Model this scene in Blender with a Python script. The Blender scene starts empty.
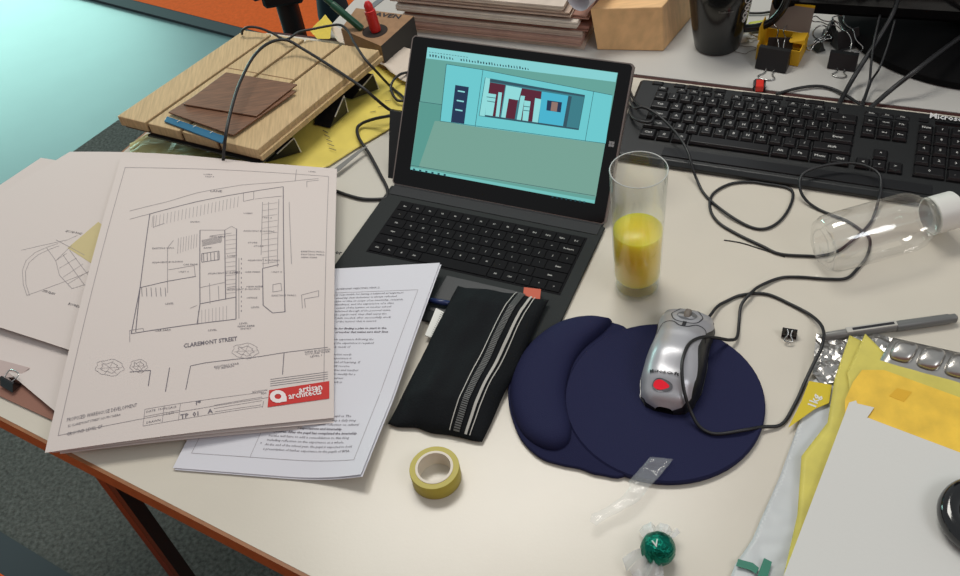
import bpy, bmesh, math, random
from mathutils import Vector, Matrix, noise
random.seed(7)
scene = bpy.context.scene
COL = scene.collection

# ------------------------------------------------------------------ camera
TZ = 0.73                      # height of the desk top above the floor
F, CH, PITCH, ROLL = 926.28, 0.81735, 0.796404, -0.158861
FWD = Vector((0, math.cos(PITCH), -math.sin(PITCH)))
UP0 = Vector((0, math.sin(PITCH), math.cos(PITCH)))
RIGHT = Vector((1, 0, 0)) * math.cos(ROLL) + UP0 * math.sin(ROLL)
UP = -Vector((1, 0, 0)) * math.sin(ROLL) + UP0 * math.cos(ROLL)
CAM = Vector((0, 0, TZ + CH))
cam_data = bpy.data.cameras.new('camera')
cam_data.sensor_width = 36; cam_data.lens = F / 960 * 36
cam_data.clip_start = 0.02; cam_data.clip_end = 60
cam = bpy.data.objects.new('camera', cam_data); COL.objects.link(cam)
mt = Matrix.Identity(4)
for i in range(3):
    mt[i][0] = RIGHT[i]; mt[i][1] = UP[i]; mt[i][2] = -FWD[i]; mt[i][3] = CAM[i]
cam.matrix_world = mt
scene.camera = cam

def S(c):                      # 0-255 sRGB -> linear
    return tuple((v / 255 / 12.92) if v / 255 <= .04045 else ((v / 255 + .055) / 1.055) ** 2.4 for v in c)

# ------------------------------------------------------------------ light
scene.view_settings.view_transform = 'Standard'
scene.view_settings.look = 'None'
scene.view_settings.gamma = 1
scene.view_settings.use_curve_mapping = False
scene.view_settings.exposure = 0.0
w = bpy.data.worlds.new('room_air'); scene.world = w; w.use_nodes = True
w.node_tree.nodes['Background'].inputs[0].default_value = (*S((200, 205, 208)), 1)
w.node_tree.nodes['Background'].inputs[1].default_value = 0.56

def area(name, loc, target, sx, sy, power, col):
    d = bpy.data.lights.new(name, 'AREA'); d.shape = 'RECTANGLE'; d.size = sx; d.size_y = sy
    d.energy = power; d.color = col
    o = bpy.data.objects.new(name, d); COL.objects.link(o)
    o.location = loc
    o.rotation_euler = (Vector(target) - Vector(loc)).to_track_quat('-Z', 'Y').to_euler()
    return o
area('window_daylight', (-2.9, 5.9, 1.0), (-1.3, 2.8, 0), 2.1, 1.7, 120, (0.50, 0.93, 0.84))
area('ceiling_lamp', (0.0, 1.75, 2.75), (0.1, 0.8, TZ), 1.3, 0.55, 27, (1.0, 0.965, 0.90))
area('window_behind', (1.5, -0.9, 2.75), (0.3, 0.8, TZ), 1.2, 0.8, 15, (0.95, 0.97, 1.0))

# ------------------------------------------------------------------ helpers
def P(px, py, h=0.0):          # the point h metres above the desk top seen at this spot of the photograph
    d = FWD * F + RIGHT * (px - 480) - UP * (py - 288)
    return CAM + d * ((TZ + h - CAM.z) / d.z)
def PF(px, py, z=0.0):
    return P(px, py, z - TZ)

def pix_of(p):                 # where a world point is seen
    d = p - CAM; z = d.dot(FWD); return 480 + F * d.dot(RIGHT) / z, 288 - F * d.dot(UP) / z

MATS = {}
def mat(name, col, rough=.5, metal=0., spec=.5, bump=0., bscale=200., var=0., vscale=30., coat=0., emit=None, es=1., stretch=None, trans=0.):
    if name in MATS: return MATS[name]
    m = bpy.data.materials.new(name); m.use_nodes = True
    nt = m.node_tree; b = nt.nodes['Principled BSDF']
    c = (*S(col), 1)
    b.inputs['Base Color'].default_value = c
    b.inputs['Roughness'].default_value = rough
    b.inputs['Metallic'].default_value = metal
    b.inputs['Specular IOR Level'].default_value = spec
    b.inputs['Coat Weight'].default_value = coat
    b.inputs['Coat Roughness'].default_value = .08
    b.inputs['Transmission Weight'].default_value = trans
    if emit:
        b.inputs['Emission Color'].default_value = (*S(emit), 1)
        b.inputs['Emission Strength'].default_value = es
    if bump or var:
        tc = nt.nodes.new('ShaderNodeTexCoord'); mp = nt.nodes.new('ShaderNodeMapping')
        nt.links.new(tc.outputs['Object'], mp.inputs[0])
        if stretch:
            mp.inputs['Rotation'].default_value = (0, 0, stretch[0]); mp.inputs['Scale'].default_value = (stretch[1], stretch[2], 1)
    if var:
        n = nt.nodes.new('ShaderNodeTexNoise'); n.inputs['Scale'].default_value = vscale; n.inputs['Detail'].default_value = 6
        nt.links.new(mp.outputs[0], n.inputs['Vector'])
        r = nt.nodes.new('ShaderNodeValToRGB')
        r.color_ramp.elements[0].position = .3; r.color_ramp.elements[1].position = .7
        r.color_ramp.elements[0].color = tuple(v * (1 - var) for v in c[:3]) + (1,)
        r.color_ramp.elements[1].color = tuple(min(1, v * (1 + var)) for v in c[:3]) + (1,)
        nt.links.new(n.outputs[0], r.inputs[0]); nt.links.new(r.outputs[0], b.inputs['Base Color'])
    if bump:
        n2 = nt.nodes.new('ShaderNodeTexNoise'); n2.inputs['Scale'].default_value = bscale; n2.inputs['Detail'].default_value = 4
        nt.links.new(mp.outputs[0], n2.inputs['Vector'])
        bp = nt.nodes.new('ShaderNodeBump'); bp.inputs['Strength'].default_value = bump; bp.inputs['Distance'].default_value = .002
        nt.links.new(n2.outputs[0], bp.inputs['Height']); nt.links.new(bp.outputs[0], b.inputs['Normal'])
    MATS[name] = m
    return m

def clear_mat(name, tint=(250, 250, 248), gloss=.16, rough=.04, bump=0., bscale=60.):
    if name in MATS: return MATS[name]
    m = bpy.data.materials.new(name); m.use_nodes = True; nt = m.node_tree; nt.nodes.clear()
    out = nt.nodes.new('ShaderNodeOutputMaterial'); mx = nt.nodes.new('ShaderNodeMixShader')
    t = nt.nodes.new('ShaderNodeBsdfTransparent'); g = nt.nodes.new('ShaderNodeBsdfGlossy')
    lw = nt.nodes.new('ShaderNodeLayerWeight'); ml = nt.nodes.new('ShaderNodeMath'); ml.operation = 'MULTIPLY_ADD'
    lw.inputs[0].default_value = .35
    t.inputs[0].default_value = (*S(tint), 1); g.inputs[0].default_value = (.95, .95, .95, 1); g.inputs['Roughness'].default_value = rough
    ml.inputs[1].default_value = .55; ml.inputs[2].default_value = gloss * .25
    nt.links.new(lw.outputs['Facing'], ml.inputs[0])
    p = nt.nodes.new('ShaderNodeMath'); p.operation = 'MULTIPLY'
    nt.links.new(lw.outputs['Facing'], p.inputs[0]); nt.links.new(lw.outputs['Facing'], p.inputs[1])
    nt.links.new(p.outputs[0], ml.inputs[0])
    nt.links.new(ml.outputs[0], mx.inputs[0]); nt.links.new(t.outputs[0], mx.inputs[1]); nt.links.new(g.outputs[0], mx.inputs[2])
    nt.links.new(mx.outputs[0], out.inputs[0])
    if bump:
        tc = nt.nodes.new('ShaderNodeTexCoord'); n = nt.nodes.new('ShaderNodeTexNoise'); n.inputs['Scale'].default_value = bscale
        bp = nt.nodes.new('ShaderNodeBump'); bp.inputs['Strength'].default_value = bump; bp.inputs['Distance'].default_value = .005
        nt.links.new(tc.outputs['Object'], n.inputs['Vector']); nt.links.new(n.outputs[0], bp.inputs['Height'])
        nt.links.new(bp.outputs[0], g.inputs['Normal']); nt.links.new(bp.outputs[0], lw.inputs['Normal'])
    MATS[name] = m
    return m

def MW(o):                     # world matrix without waiting for an update
    return MW(o.parent) @ o.matrix_basis if o.parent else o.matrix_basis.copy()

def film_mat(name, alpha, rough=.15, bump=.6, bscale=120):
    m = mat(name, (232, 236, 236), rough, spec=.9, bump=bump, bscale=bscale); m.node_tree.nodes['Principled BSDF'].inputs['Alpha'].default_value = alpha
    return m

class G:                       # a growing list of shapes that becomes one mesh
    def __init__(s): s.v = []; s.f = []; s.mi = []; s.cur = 0
    def add(s, vs, fs):
        o = len(s.v); s.v += [Vector(v) for v in vs]; s.f += [[i + o for i in f] for f in fs]; s.mi += [s.cur] * len(fs)
    def prism(s, bot, top):    # matching rings
        n = len(bot)
        s.add(list(bot) + list(top), [list(range(n))[::-1], list(range(n, 2 * n))] + [[i, (i + 1) % n, n + (i + 1) % n, n + i] for i in range(n)])
    def poly(s, pts, z0, z1):  # world xy polygon between two heights
        s.prism([(p[0], p[1], z0) for p in pts], [(p[0], p[1], z1) for p in pts])
    def box(s, x0, x1, y0, y1, z0, z1, b=0.):
        if b <= 0:
            s.poly([(x0, y0), (x1, y0), (x1, y1), (x0, y1)], z0, z1); return
        def ring(i, z): return [(x0 + i, y0 + b), (x0 + b, y0 + i), (x1 - b, y0 + i), (x1 - i, y0 + b), (x1 - i, y1 - b), (x1 - b, y1 - i), (x0 + b, y1 - i), (x0 + i, y1 - b)], z
        rings = []
        for i, z in ((b * .7, z0), (0, z0 + b), (0, z1 - b), (b * .7, z1)):
            r, zz = ring(i, z); rings.append([(p[0], p[1], zz) for p in r])
        s.loft(rings)
    def loft(s, rings, cap=True, closed=True):
        n = len(rings[0]); vs = [p for r in rings for p in r]; fs = []
        for k in range(len(rings) - 1):
            for i in range(n if closed else n - 1):
                j = (i + 1) % n
                fs.append([k * n + i, k * n + j, (k + 1) * n + j, (k + 1) * n + i])
        if cap: fs.append(list(range(n))[::-1]); fs.append([(len(rings) - 1) * n + i for i in range(n)])
        s.add(vs, fs)
    def lathe(s, prof, c, ax=Vector((0, 0, 1)), n=32, cap=False):   # prof: (radius, height)
        ax = Vector(ax).normalized(); a = ax.orthogonal().normalized(); b = ax.cross(a); c = Vector(c)
        rings = [[c + ax * h + (a * math.cos(t) + b * math.sin(t)) * r for t in [2 * math.pi * i / n for i in range(n)]] for r, h in prof]
        s.loft(rings, cap)
    def tube(s, pts, r, n=8, smooth=True, rads=None):
        pts = [Vector(p) for p in pts]
        if smooth and len(pts) > 2: pts = crom(pts)
        T = [(pts[min(i + 1, len(pts) - 1)] - pts[max(i - 1, 0)]).normalized() for i in range(len(pts))]
        N = T[0].orthogonal().normalized(); rings = []
        for i, p in enumerate(pts):
            N = (N - T[i] * N.dot(T[i])).normalized(); B = T[i].cross(N)
            rr = r if rads is None else rads(i / (len(pts) - 1))
            rings.append([p + (N * math.cos(t) + B * math.sin(t)) * rr for t in [2 * math.pi * k / n for k in range(n)]])
        s.loft(rings)
    def build(s, name, m, parent=None, smooth=False, bevel=0.):
        me = bpy.data.meshes.new(name)
        inv = MW(parent).inverted() if parent is not None else Matrix.Identity(4)
        ctr = Vector((0, 0, 0))
        if parent is None and s.v:
            lo = Vector([min(v[i] for v in s.v) for i in range(3)]); hi = Vector([max(v[i] for v in s.v) for i in range(3)])
            ctr = Vector(((lo.x + hi.x) / 2, (lo.y + hi.y) / 2, lo.z))
        me.from_pydata([inv @ (v - ctr) if parent is not None else v - ctr for v in s.v], [], s.f)
        for mm in (m if isinstance(m, (list, tuple)) else [m]): me.materials.append(mm)
        for p, i in zip(me.polygons, s.mi): p.material_index = i; p.use_smooth = bool(smooth)
        bm = bmesh.new(); bm.from_mesh(me); bmesh.ops.recalc_face_normals(bm, faces=bm.faces); bm.to_mesh(me); bm.free()
        if smooth and smooth != 'all': me.set_sharp_from_angle(angle=math.radians(38))
        o = bpy.data.objects.new(name, me); COL.objects.link(o)
        if parent is not None: o.parent = parent
        else: o.location = ctr
        if bevel:
            md = o.modifiers.new('bevel', 'BEVEL'); md.width = bevel; md.segments = 2; md.limit_method = 'ANGLE'
        return o

def crom(pts, k=7):
    out = []
    for i in range(len(pts) - 1):
        p0 = pts[max(i - 1, 0)]; p1 = pts[i]; p2 = pts[i + 1]; p3 = pts[min(i + 2, len(pts) - 1)]
        for j in range(k):
            t = j / k
            out.append(.5 * ((2 * p1) + (p2 - p0) * t + (2 * p0 - 5 * p1 + 4 * p2 - p3) * t * t + (3 * p1 - p0 - 3 * p2 + p3) * t ** 3))
    out.append(pts[-1]); return out

def tag(o, label=None, cat=None, group=None, kind=None):
    if label: o['label'] = label
    if cat: o['category'] = cat
    if group: o['group'] = group
    if kind: o['kind'] = kind
    return o
def thing(name, loc, label, cat, rz=0, group=None, rx=0):
    o = bpy.data.objects.new(name, None); COL.objects.link(o); o.empty_display_size = .02
    o.location = loc; o.rotation_euler = (rx, 0, rz)
    o.matrix_world = Matrix.Translation(Vector(loc)) @ Matrix.Rotation(rz, 4, 'Z') @ Matrix.Rotation(rx, 4, 'X')
    return tag(o, label, cat, group)
class L(G):                    # shapes given in a thing's own frame
    def build(s, name, m, parent=None, smooth=False, bevel=0.):
        s.v = [MW(parent) @ v for v in s.v]
        return G.build(s, name, m, parent, smooth, bevel)

_tc = {}
def text_geo(txt, bold=False):
    """flat outline of a word: size 1, starting at x=0, baseline y=0"""
    k = (txt, bold)
    if k in _tc: return _tc[k]
    cu = bpy.data.curves.new('lettering', 'FONT'); cu.body = txt; cu.size = 1; cu.resolution_u = 1
    if bold: cu.offset = .022
    o = bpy.data.objects.new('lettering', cu); COL.objects.link(o)
    me = bpy.data.meshes.new_from_object(o.evaluated_get(bpy.context.evaluated_depsgraph_get()))
    vs = [(v.co.x, v.co.y) for v in me.vertices]; fs = [list(p.vertices) for p in me.polygons]
    bpy.data.objects.remove(o); bpy.data.curves.remove(cu); bpy.data.meshes.remove(me)
    _tc[k] = (vs, fs); return _tc[k]

class Sheet:
    """a sheet of paper through four corners, bent by an extra height function"""
    def __init__(s, bl, br, tr, tl, bend=None): s.c = [Vector(p) for p in (bl, br, tr, tl)]; s.bend = bend or (lambda u, v: 0)
    def at(s, u, v, off=0.):
        a, b, c, d = s.c
        p = a * (1 - u) * (1 - v) + b * u * (1 - v) + c * u * v + d * (1 - u) * v
        return p + Vector((0, 0, s.bend(u, v) + off))
    def find(s, x, y):         # the spot (u, v) of the sheet seen at this spot of the photograph
        u = v = .5
        for _ in range(12):
            a = pix_of(s.at(u, v)); b = pix_of(s.at(u + 1e-4, v)); c = pix_of(s.at(u, v + 1e-4))
            j00, j10 = (b[0] - a[0]) * 1e4, (b[1] - a[1]) * 1e4; j01, j11 = (c[0] - a[0]) * 1e4, (c[1] - a[1]) * 1e4
            dx, dy = x - a[0], y - a[1]; D = j00 * j11 - j01 * j10
            u += (dx * j11 - dy * j01) / D; v += (dy * j00 - dx * j10) / D
        return u, v
    def size(s): return ((s.c[1] - s.c[0]).length, (s.c[3] - s.c[0]).length)
    def mesh(s, g, n=18, th=.0004, off=0.):
        def gr(o): return [s.at(i / n, j / n, o) for j in range(n + 1) for i in range(n + 1)]
        k = n + 1; N = k * k; vs = gr(off) + gr(off + th); fs = []
        for j in range(n):
            for i in range(n):
                a = j * k + i; fs.append([a, a + 1, a + k + 1, a + k]); fs.append([N + a, N + a + 1, N + a + k + 1, N + a + k])
        bd = [i for i in range(k)] + [j * k + n for j in range(1, k)] + [n * k + i for i in range(n - 1, -1, -1)] + [j * k for j in range(n - 1, 0, -1)]
        for i in range(len(bd)): a = bd[i]; b = bd[(i + 1) % len(bd)]; fs.append([a, b, N + b, N + a])
        g.add(vs, fs)
    def line(s, g, pts, wd, off=.0008, step=.02):
        wd *= .85
        W, Hh = s.size()
        for (u0, v0), (u1, v1) in zip(pts[:-1], pts[1:]):
            dx = (u1 - u0) * W; dy = (v1 - v0) * Hh; ln = math.hypot(dx, dy)
            if ln < 1e-6: continue
            nx, ny = -dy / ln * wd / 2, dx / ln * wd / 2; n = max(1, int(ln / step)); vs = []; fs = []
            for i in range(n + 1):
                t = i / n; u = u0 + (u1 - u0) * t; v = v0 + (v1 - v0) * t
                vs += [s.at(u + nx / W, v + ny / Hh, off), s.at(u - nx / W, v - ny / Hh, off)]
                if i: fs.append([2 * i - 2, 2 * i - 1, 2 * i + 1, 2 * i])
            g.add(vs, fs)
    def quadf(s, g, q, off=.0007, n=6):
        vs = []; fs = []
        for j in range(n + 1):
            for i in range(n + 1):
                a, b = i / n, j / n
                u = (1 - a) * (1 - b) * q[0][0] + a * (1 - b) * q[1][0] + a * b * q[2][0] + (1 - a) * b * q[3][0]
                v = (1 - a) * (1 - b) * q[0][1] + a * (1 - b) * q[1][1] + a * b * q[2][1] + (1 - a) * b * q[3][1]
                vs.append(s.at(u, v, off))
                if i and j: k = j * (n + 1) + i; fs.append([k, k - 1, k - n - 2, k - n - 1])
        g.add(vs, fs)
    def text(s, g, txt, u, v, size, ang=0., off=.0009, bold=False, width=None, sx=1.):
        W, Hh = s.size(); vs, fs = text_geo(txt, bold)
        if not vs: return
        if width:
            mw = max(p[0] for p in vs); sx = width / (mw * size)
        ca, sa = math.cos(ang), math.sin(ang)
        s_v = []
        for x, y in vs:
            x *= size * sx; y *= size
            s_v.append(s.at(u + (x * ca - y * sa) / W, v + (x * sa + y * ca) / Hh, off))
        g.add(s_v, fs)

def solve(A, b):
    n = len(b); M = [r[:] + [b[i]] for i, r in enumerate(A)]
    for i in range(n):
        p = max(range(i, n), key=lambda r: abs(M[r][i])); M[i], M[p] = M[p], M[i]
        for r in range(n):
            if r != i:
                f = M[r][i] / M[i][i]
                for c in range(i, n + 1): M[r][c] -= f * M[i][c]
    return [M[i][n] / M[i][i] for i in range(n)]
def homog(q, dst=((0, 0), (1, 0), (1, 1), (0, 1))):
    A = []; b = []
    for (x, y), (u, v) in zip(q, dst):
        A.append([x, y, 1, 0, 0, 0, -u * x, -u * y]); b.append(u)
        A.append([0, 0, 0, x, y, 1, -v * x, -v * y]); b.append(v)
    h = solve(A, b)
    return lambda x, y: ((h[0] * x + h[1] * y + h[2]) / (h[6] * x + h[7] * y + 1), (h[3] * x + h[4] * y + h[5]) / (h[6] * x + h[7] * y + 1))

def crumple(name, m, pts, z, th=.0006, amp=.004, freq=40., cuts=3, parent=None, smooth=False, seed=0., lift=None):
    """a wrinkled thin sheet with the given outline (world points)"""
    bm = bmesh.new(); vs = [bm.verts.new((p[0], p[1], 0)) for p in pts]
    bm.faces.new(vs); bmesh.ops.triangulate(bm, faces=bm.faces[:])
    for _ in range(cuts):
        es = [e for e in bm.edges if e.calc_length() > .006]
        if es: bmesh.ops.subdivide_edges(bm, edges=es, cuts=1, use_grid_fill=True); bmesh.ops.triangulate(bm, faces=bm.faces[:])
    for v in bm.verts:
        p = v.co; q = Vector((p.x * freq, p.y * freq, seed))
        v.co.z = z + amp * (.5 + .5 * noise.noise(q) + .35 * abs(noise.noise(q * 2.7))) + (lift(p) if lift else 0)
    g = G(); bm.verts.index_update(); n = len(bm.verts)
    co = [v.co.copy() for v in bm.verts]; fs = [[v.index for v in f.verts] for f in bm.faces]
    be = [[v.index for v in e.verts] for e in bm.edges if len(e.link_faces) == 1]
    g.add(co + [c + Vector((0, 0, th)) for c in co], fs + [[i + n for i in f] for f in fs] + [[a, b, b + n, a + n] for a, b in be])
    bm.free()
    return g.build(name, m, parent, smooth='all' if smooth else False)
def pp(lst, h=0.): return [P(x, y, h) for x, y in lst]

# ------------------------------------------------------------------ materials
M_desk = mat('desk_laminate', (212, 205, 190), .26, bump=.03, bscale=300, var=.03, vscale=9, spec=.45)
M_edge = mat('desk_edge', (152, 102, 64), .45, var=.12, vscale=60)
M_paper = mat('paper', (217, 207, 201), .85, spec=.15, bump=.05, bscale=500)
M_paper2 = mat('white_paper', (220, 220, 226), .85, spec=.15)
M_ink = mat('ink', (84, 79, 86), .8); M_ink2 = mat('grey_ink', (152, 144, 146), .8); M_inkp = mat('plan_ink', (112, 106, 114), .8); M_inkd = mat('dark_ink', (38, 38, 44), .8)
M_black = mat('black_plastic', (27, 28, 29), .42, bump=.1, bscale=900, spec=.5)
M_blackg = mat('glossy_black', (14, 14, 16), .12, coat=.6)
M_matt = mat('matt_black', (9, 9, 10), .75, spec=.12)
M_cable = mat('cable_rubber', (30, 31, 33), .45)
M_steel = mat('steel', (190, 190, 188), .25, metal=1)
M_white = mat('white_plastic', (225, 225, 218), .35)
M_red = mat('red_print', (200, 52, 48), .8)

# ------------------------------------------------------------------ floor, added reflector wall
def slab(name, pts, z0, z1, m): g = G(); g.poly(pts, z0, z1); return tag(g.build(name, m), kind='structure')
u1 = Vector((math.cos(math.radians(-37)), math.sin(math.radians(-37)), 0)); u2 = Vector((-u1.y, u1.x, 0))
slab('floor', [(-7, -4), (6, -4), (6, 9), (-7, 9)], -.12, -.008, mat('vinyl_floor', (104, 138, 140), .36, spec=.45, bump=.08, bscale=14, var=.05, vscale=4))
A0 = PF(118, 120); A1 = PF(68, 155)
dd = (A1 - A0).normalized()
slab('floor_carpet', [A0 + u1 * 6 + dd * -.0, A0, A0 + dd * 4.2, A0 + dd * 4.2 + u1 * 6], -.008, 0., mat('carpet', (96, 100, 96), .95, spec=.05, bump=1.0, bscale=260, var=.38, vscale=130))
O1 = PF(130, 0); O2 = PF(240, 28); od = (O2 - O1).normalized(); on = Vector((-od.y, od.x, 0))
M_orange = mat('orange_carpet', (236, 104, 44), .9, spec=.1, bump=.5, bscale=200, var=.08, vscale=80)
M_strip = mat('grey_carpet_strip', (70, 80, 84), .8, spec=.2)
slab('floor_orange', [O1 - od * 4, O1 + od * 5, O1 + od * 5 + on * 3, O1 - od * 4 + on * 3], -.007, .004, M_orange)
slab('trim_1', [O1 - od * 4, O1 + od * 5, O1 + od * 5 - on * .05, O1 - od * 4 - on * .05], -.006, .003, M_strip)
B1 = PF(0, 532); B2 = PF(75, 578); bd_ = (B2 - B1).normalized(); bn = Vector((-bd_.y, bd_.x, 0))
slab('trim_2', [B1 - bd_ * 1, B2 + bd_ * 1.2, B2 + bd_ * 1.2 - bn * .062, B1 - bd_ * 1 - bn * .062], 0.0002, .006, M_strip)
slab('floor_orange_near', [B1 - bd_ * 1 - bn * .062, B2 + bd_ * 1.2 - bn * .062, B2 + bd_ * 1.2 - bn * 1.1, B1 - bd_ * 1 - bn * 1.1], 0.0002, .007, M_orange)
slab('wall_reflector', [(-4, -1.4), (4, -1.4), (4, -1.3), (-4, -1.3)], 0, 2.7, mat('reflector_red', (150, 78, 66), .8))  # added unseen red wall behind the camera, there to be mirrored in the screen

# ------------------------------------------------------------------ desks
E0 = P(0, 416); E1 = P(200, 519); ed = (E1 - E0).normalized(); en = Vector((-ed.y, ed.x, 0))
G0 = P(631, 77); G1 = P(747, 91); gd = (G1 - G0).normalized(); gn = Vector((-gd.y, gd.x, 0))
c0 = E0 - ed * .235; c1 = E0 + ed * 1.75; c1.z = c0.z
lq = P(134, 143); lq.z = 0
def isect(a, d, b, e):
    t = ((b.x - a.x) * e.y - (b.y - a.y) * e.x) / (d.x * e.y - d.y * e.x); return a + d * t
c3 = isect(G0, gd, lq, en); c2 = G0 + gd * 1.25; c0 = isect(E0, ed, lq, en)
desk = thing('desk', (0.1, .8, 0), 'large beige desk in front with an orange brown edge band and dark red legs', 'desk')
g = G(); g.poly([c0, c1, c2, c3], TZ - .025, TZ); g.build('desktop', M_desk, desk)
g = G()
def band(a, b, n, z0=TZ - .026, z1=TZ - .0004, t=.004): g.poly([a, b, b + n * t, a + n * t], z0, z1)
band(c0, c1, -en); band(c0, c3, -ed)
g.build('edge_band', M_edge, desk)
g = G(); band(c3, c2, gn, TZ - .026, TZ - .0008, .0075); g.build('edge_band', mat('dark_red_edge', (66, 34, 30), .5), desk)['label'] = 'dark red edge band'
M_leg = mat('dark_red_metal', (66, 28, 26), .4); M_legb = mat('dark_metal', (40, 38, 38), .5)
lt = P(97, 466, -.026) - ed * .150
def leg(c):
    g = G(); x = c + en * .04
    g.poly([x, x + ed * .020, x + ed * .020 + en * .02, x + en * .02], 0.007, TZ - .026)
    o = g.build('leg', M_leg, desk)
    g = G(); g.poly([x + ed * .0205, x + ed * .038, x + ed * .038 + en * .02, x + ed * .0205 + en * .02], .008, TZ - .027)
    g.build('leg_cover', M_legb, o)
leg(lt); leg(c1 - ed * .15); 
g = G()
x = c3 - en * .12 + ed * .08; g.poly([x, x + ed * .05, x + ed * .05 + en * .05, x + en * .05], 0.0, TZ - .026); g.build('leg', M_leg, desk)
x = c2 - en * .12 - ed * .15; g = G(); g.poly([x, x + ed * .05, x + ed * .05 + en * .05, x + en * .05], 0.0, TZ - .026); g.build('leg', M_leg, desk)

back = thing('desk', G0 + Vector((.2, .3, -TZ)), 'white back desk behind the laptop carrying the mug and paper pile', 'desk')
K0 = P(328, 27); K1 = P(353, 0); kd = (K1 - K0).normalized()
s0 = isect(G0 + gn * .012, gd, K0, kd)
b0, b1, b2, b3 = s0, G0 + gn * .012 + gd * 1.6, G0 + gn * 1.0 + gd * 1.6, K0 + kd * .95
g = G(); g.poly([b0, b1, b2, b3], TZ - .027, TZ - .002); g.build('desktop', mat('white_laminate', (196, 194, 188), .4, bump=.03, bscale=300), back)
g = G(); g.poly([b0 - gn * .005, b1 - gn * .005, b1 - gn * .0005, b0 - gn * .0005], TZ - .027, TZ - .003)
g.build('edge_band', mat('dark_red_edge', (66, 34, 30), .5), back)
g = G(); q0 = P(363, 10) ; q1 = P(381, -4); g.poly([q0, q1, q1 + gd * .012, q0 + gd * .012], TZ - .0019, TZ - .0008); g.build('cable_channel', mat('grey_channel', (120, 126, 130), .5), back)
for c in (b0 + gd * .1 + gn * .1, b1 - gd * .2 + gn * .1, b2 - gd * .2 - gn * .1, b3 + gd * .1 - gn * .1):
    g = G(); g.poly([c, c + gd * .05, c + gd * .05 + gn * .05, c + gn * .05], 0, TZ - .028); g.build('leg', M_legb, back)

# office chair on the floor behind the desk corner
ch = P(292, 22, -.34)
chair = thing('office_chair', (ch.x, ch.y, 0.004), 'black office chair column with adjusting knobs beside the orange floor', 'chair')
g = L()
for k in range(5):
    a = 2 * math.pi * k / 5 + .3; g.tube([(0, 0, .09), (math.cos(a) * .28, math.sin(a) * .28, .06)], .02, smooth=False)
g.build('star_base', M_black, chair)
g = L(); g.lathe([(.036, .06), (.036, .24), (.028, .245), (.028, .47)], (0, 0, 0), n=20, cap=True); g.build('gas_lift', M_black, chair, True)
g = L(); g.box(-.05, .05, -.05, .05, .455, .54, .008); g.build('mechanism', M_black, chair)
for s in (-1, 1):
    g = L(); g.lathe([(.012, 0), (.02, .004), (.022, .02), (.014, .03)], (s * .05, -.01, .485), (s, 0, 0), 14, True); g.build('knob', M_black, chair, True)
g = L(); g.box(-.24, .24, -.22, .24, .78, .85, .03); g.build('seat', mat('chair_fabric', (38, 46, 52), .9), chair, bevel=.01)
g = L(); g.box(-.12, .12, -.04, .04, .54, .78, .01); g.build('seat_plate', M_black, chair)
# blue cloth bag beside it
bp_ = P(333, 8, -.42)
bag = thing('cloth_bag', (bp_.x, bp_.y, .005), 'dark teal cloth bag standing on the floor beside the chair column', 'bag')
g = L()
rings = []
for z, r in ((0, .09), (.03, .11), (.15, .11), (.3, .10), (.38, .08), (.42, .05)):
    rings.append([(r * .42 * math.cos(t) * (1 + .12 * noise.noise(Vector((t * 3, z * 9, 1)))), r * .8 * math.sin(t) * (1 + .1 * noise.noise(Vector((t * 4, z * 7, 5)))), z) for t in [2 * math.pi * i / 24 for i in range(24)]])
g.loft(rings); g.build('bag_body', mat('teal_cloth', (30, 56, 66), .9, bump=.3, bscale=80), bag, 'all')
g = L(); g.tube([(-.01, -.03, .40), (-.01, -.03, .48), (-.01, .03, .48), (-.01, .03, .40)], .008); g.build('handle', mat('teal_cloth', (52, 84, 96)), bag, 'all')

# ------------------------------------------------------------------ paper sheets on the left
def rects(tl, ang, wd, ht, z):   # corners BL BR TR TL
    e = Vector((math.cos(ang), math.sin(ang), 0)); n = Vector((-e.y, e.x, 0)); tl = Vector((tl.x, tl.y, TZ + z))
    return [tl - n * ht, tl - n * ht + e * wd, tl + e * wd, tl]
def add_sheet(name, s, m, label, cat, group=None, n=18, th=.0005):
    g = G(); s.mesh(g, n, th)
    return tag(g.build(name, m, None, True), label, cat, group)
R = math.radians
# lowest sheet
sc_ = Sheet(P(-120, 265, .014), P(100, 449, .008), P(300, 200, .02), P(41, 158, .02))
add_sheet('paper_sheet', sc_, M_paper, 'lowest large blank sheet sticking out at the left under the map sheet', 'paper')
sa_ = Sheet(P(-150, 283, .018), P(150, 377, .014), P(250, 162, .040), P(70, 152, .035), lambda u, v: .006 * math.sin(math.pi * u))
mp_ = add_sheet('map_sheet', sa_, M_paper, 'large sheet with a curved site plan drawing, left under the top plan', 'drawing')
H = sa_.find
g = G()
def pl(g, s, H, lst, wd, k=1., ox=0, oy=0, off=.0008): s.line(g, [H(ox + x / k, oy + y / k) for x, y in lst], wd, off)
K8 = (2.215, 0, 140)
for l in ([(48, 245), (90, 235), (150, 222), (172, 212)], [(60, 345), (52, 320), (50, 290), (58, 268), (78, 250), (105, 238), (130, 230)],
          [(66, 345), (58, 320), (57, 292), (65, 272), (85, 255), (110, 243), (132, 235)], [(60, 345), (205, 290)], [(124, 268), (132, 300), (160, 330), (198, 318)],
          [(104, 240), (124, 268), (160, 234)], [(124, 268), (148, 252)], [(132, 285), (170, 262)], [(140, 305), (185, 275)], [(150, 320), (200, 290)], [(140, 255), (190, 325)], [(155, 245), (200, 305)],
          [(125, 222), (188, 256)]):
    pl(g, sa_, H, l, .0007, *K8)
g.build('site_plan_lines', M_ink2, mp_)
g = G()
sa_.quadf(g, [H(K8[1] + x / 2.215, K8[2] + y / 2.215) for x, y in ((207, 277), (150, 240), (218, 182), (236, 195))])
g.build('yellow_patch', mat('yellow_patch', (203, 188, 140), .85), mp_)
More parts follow.
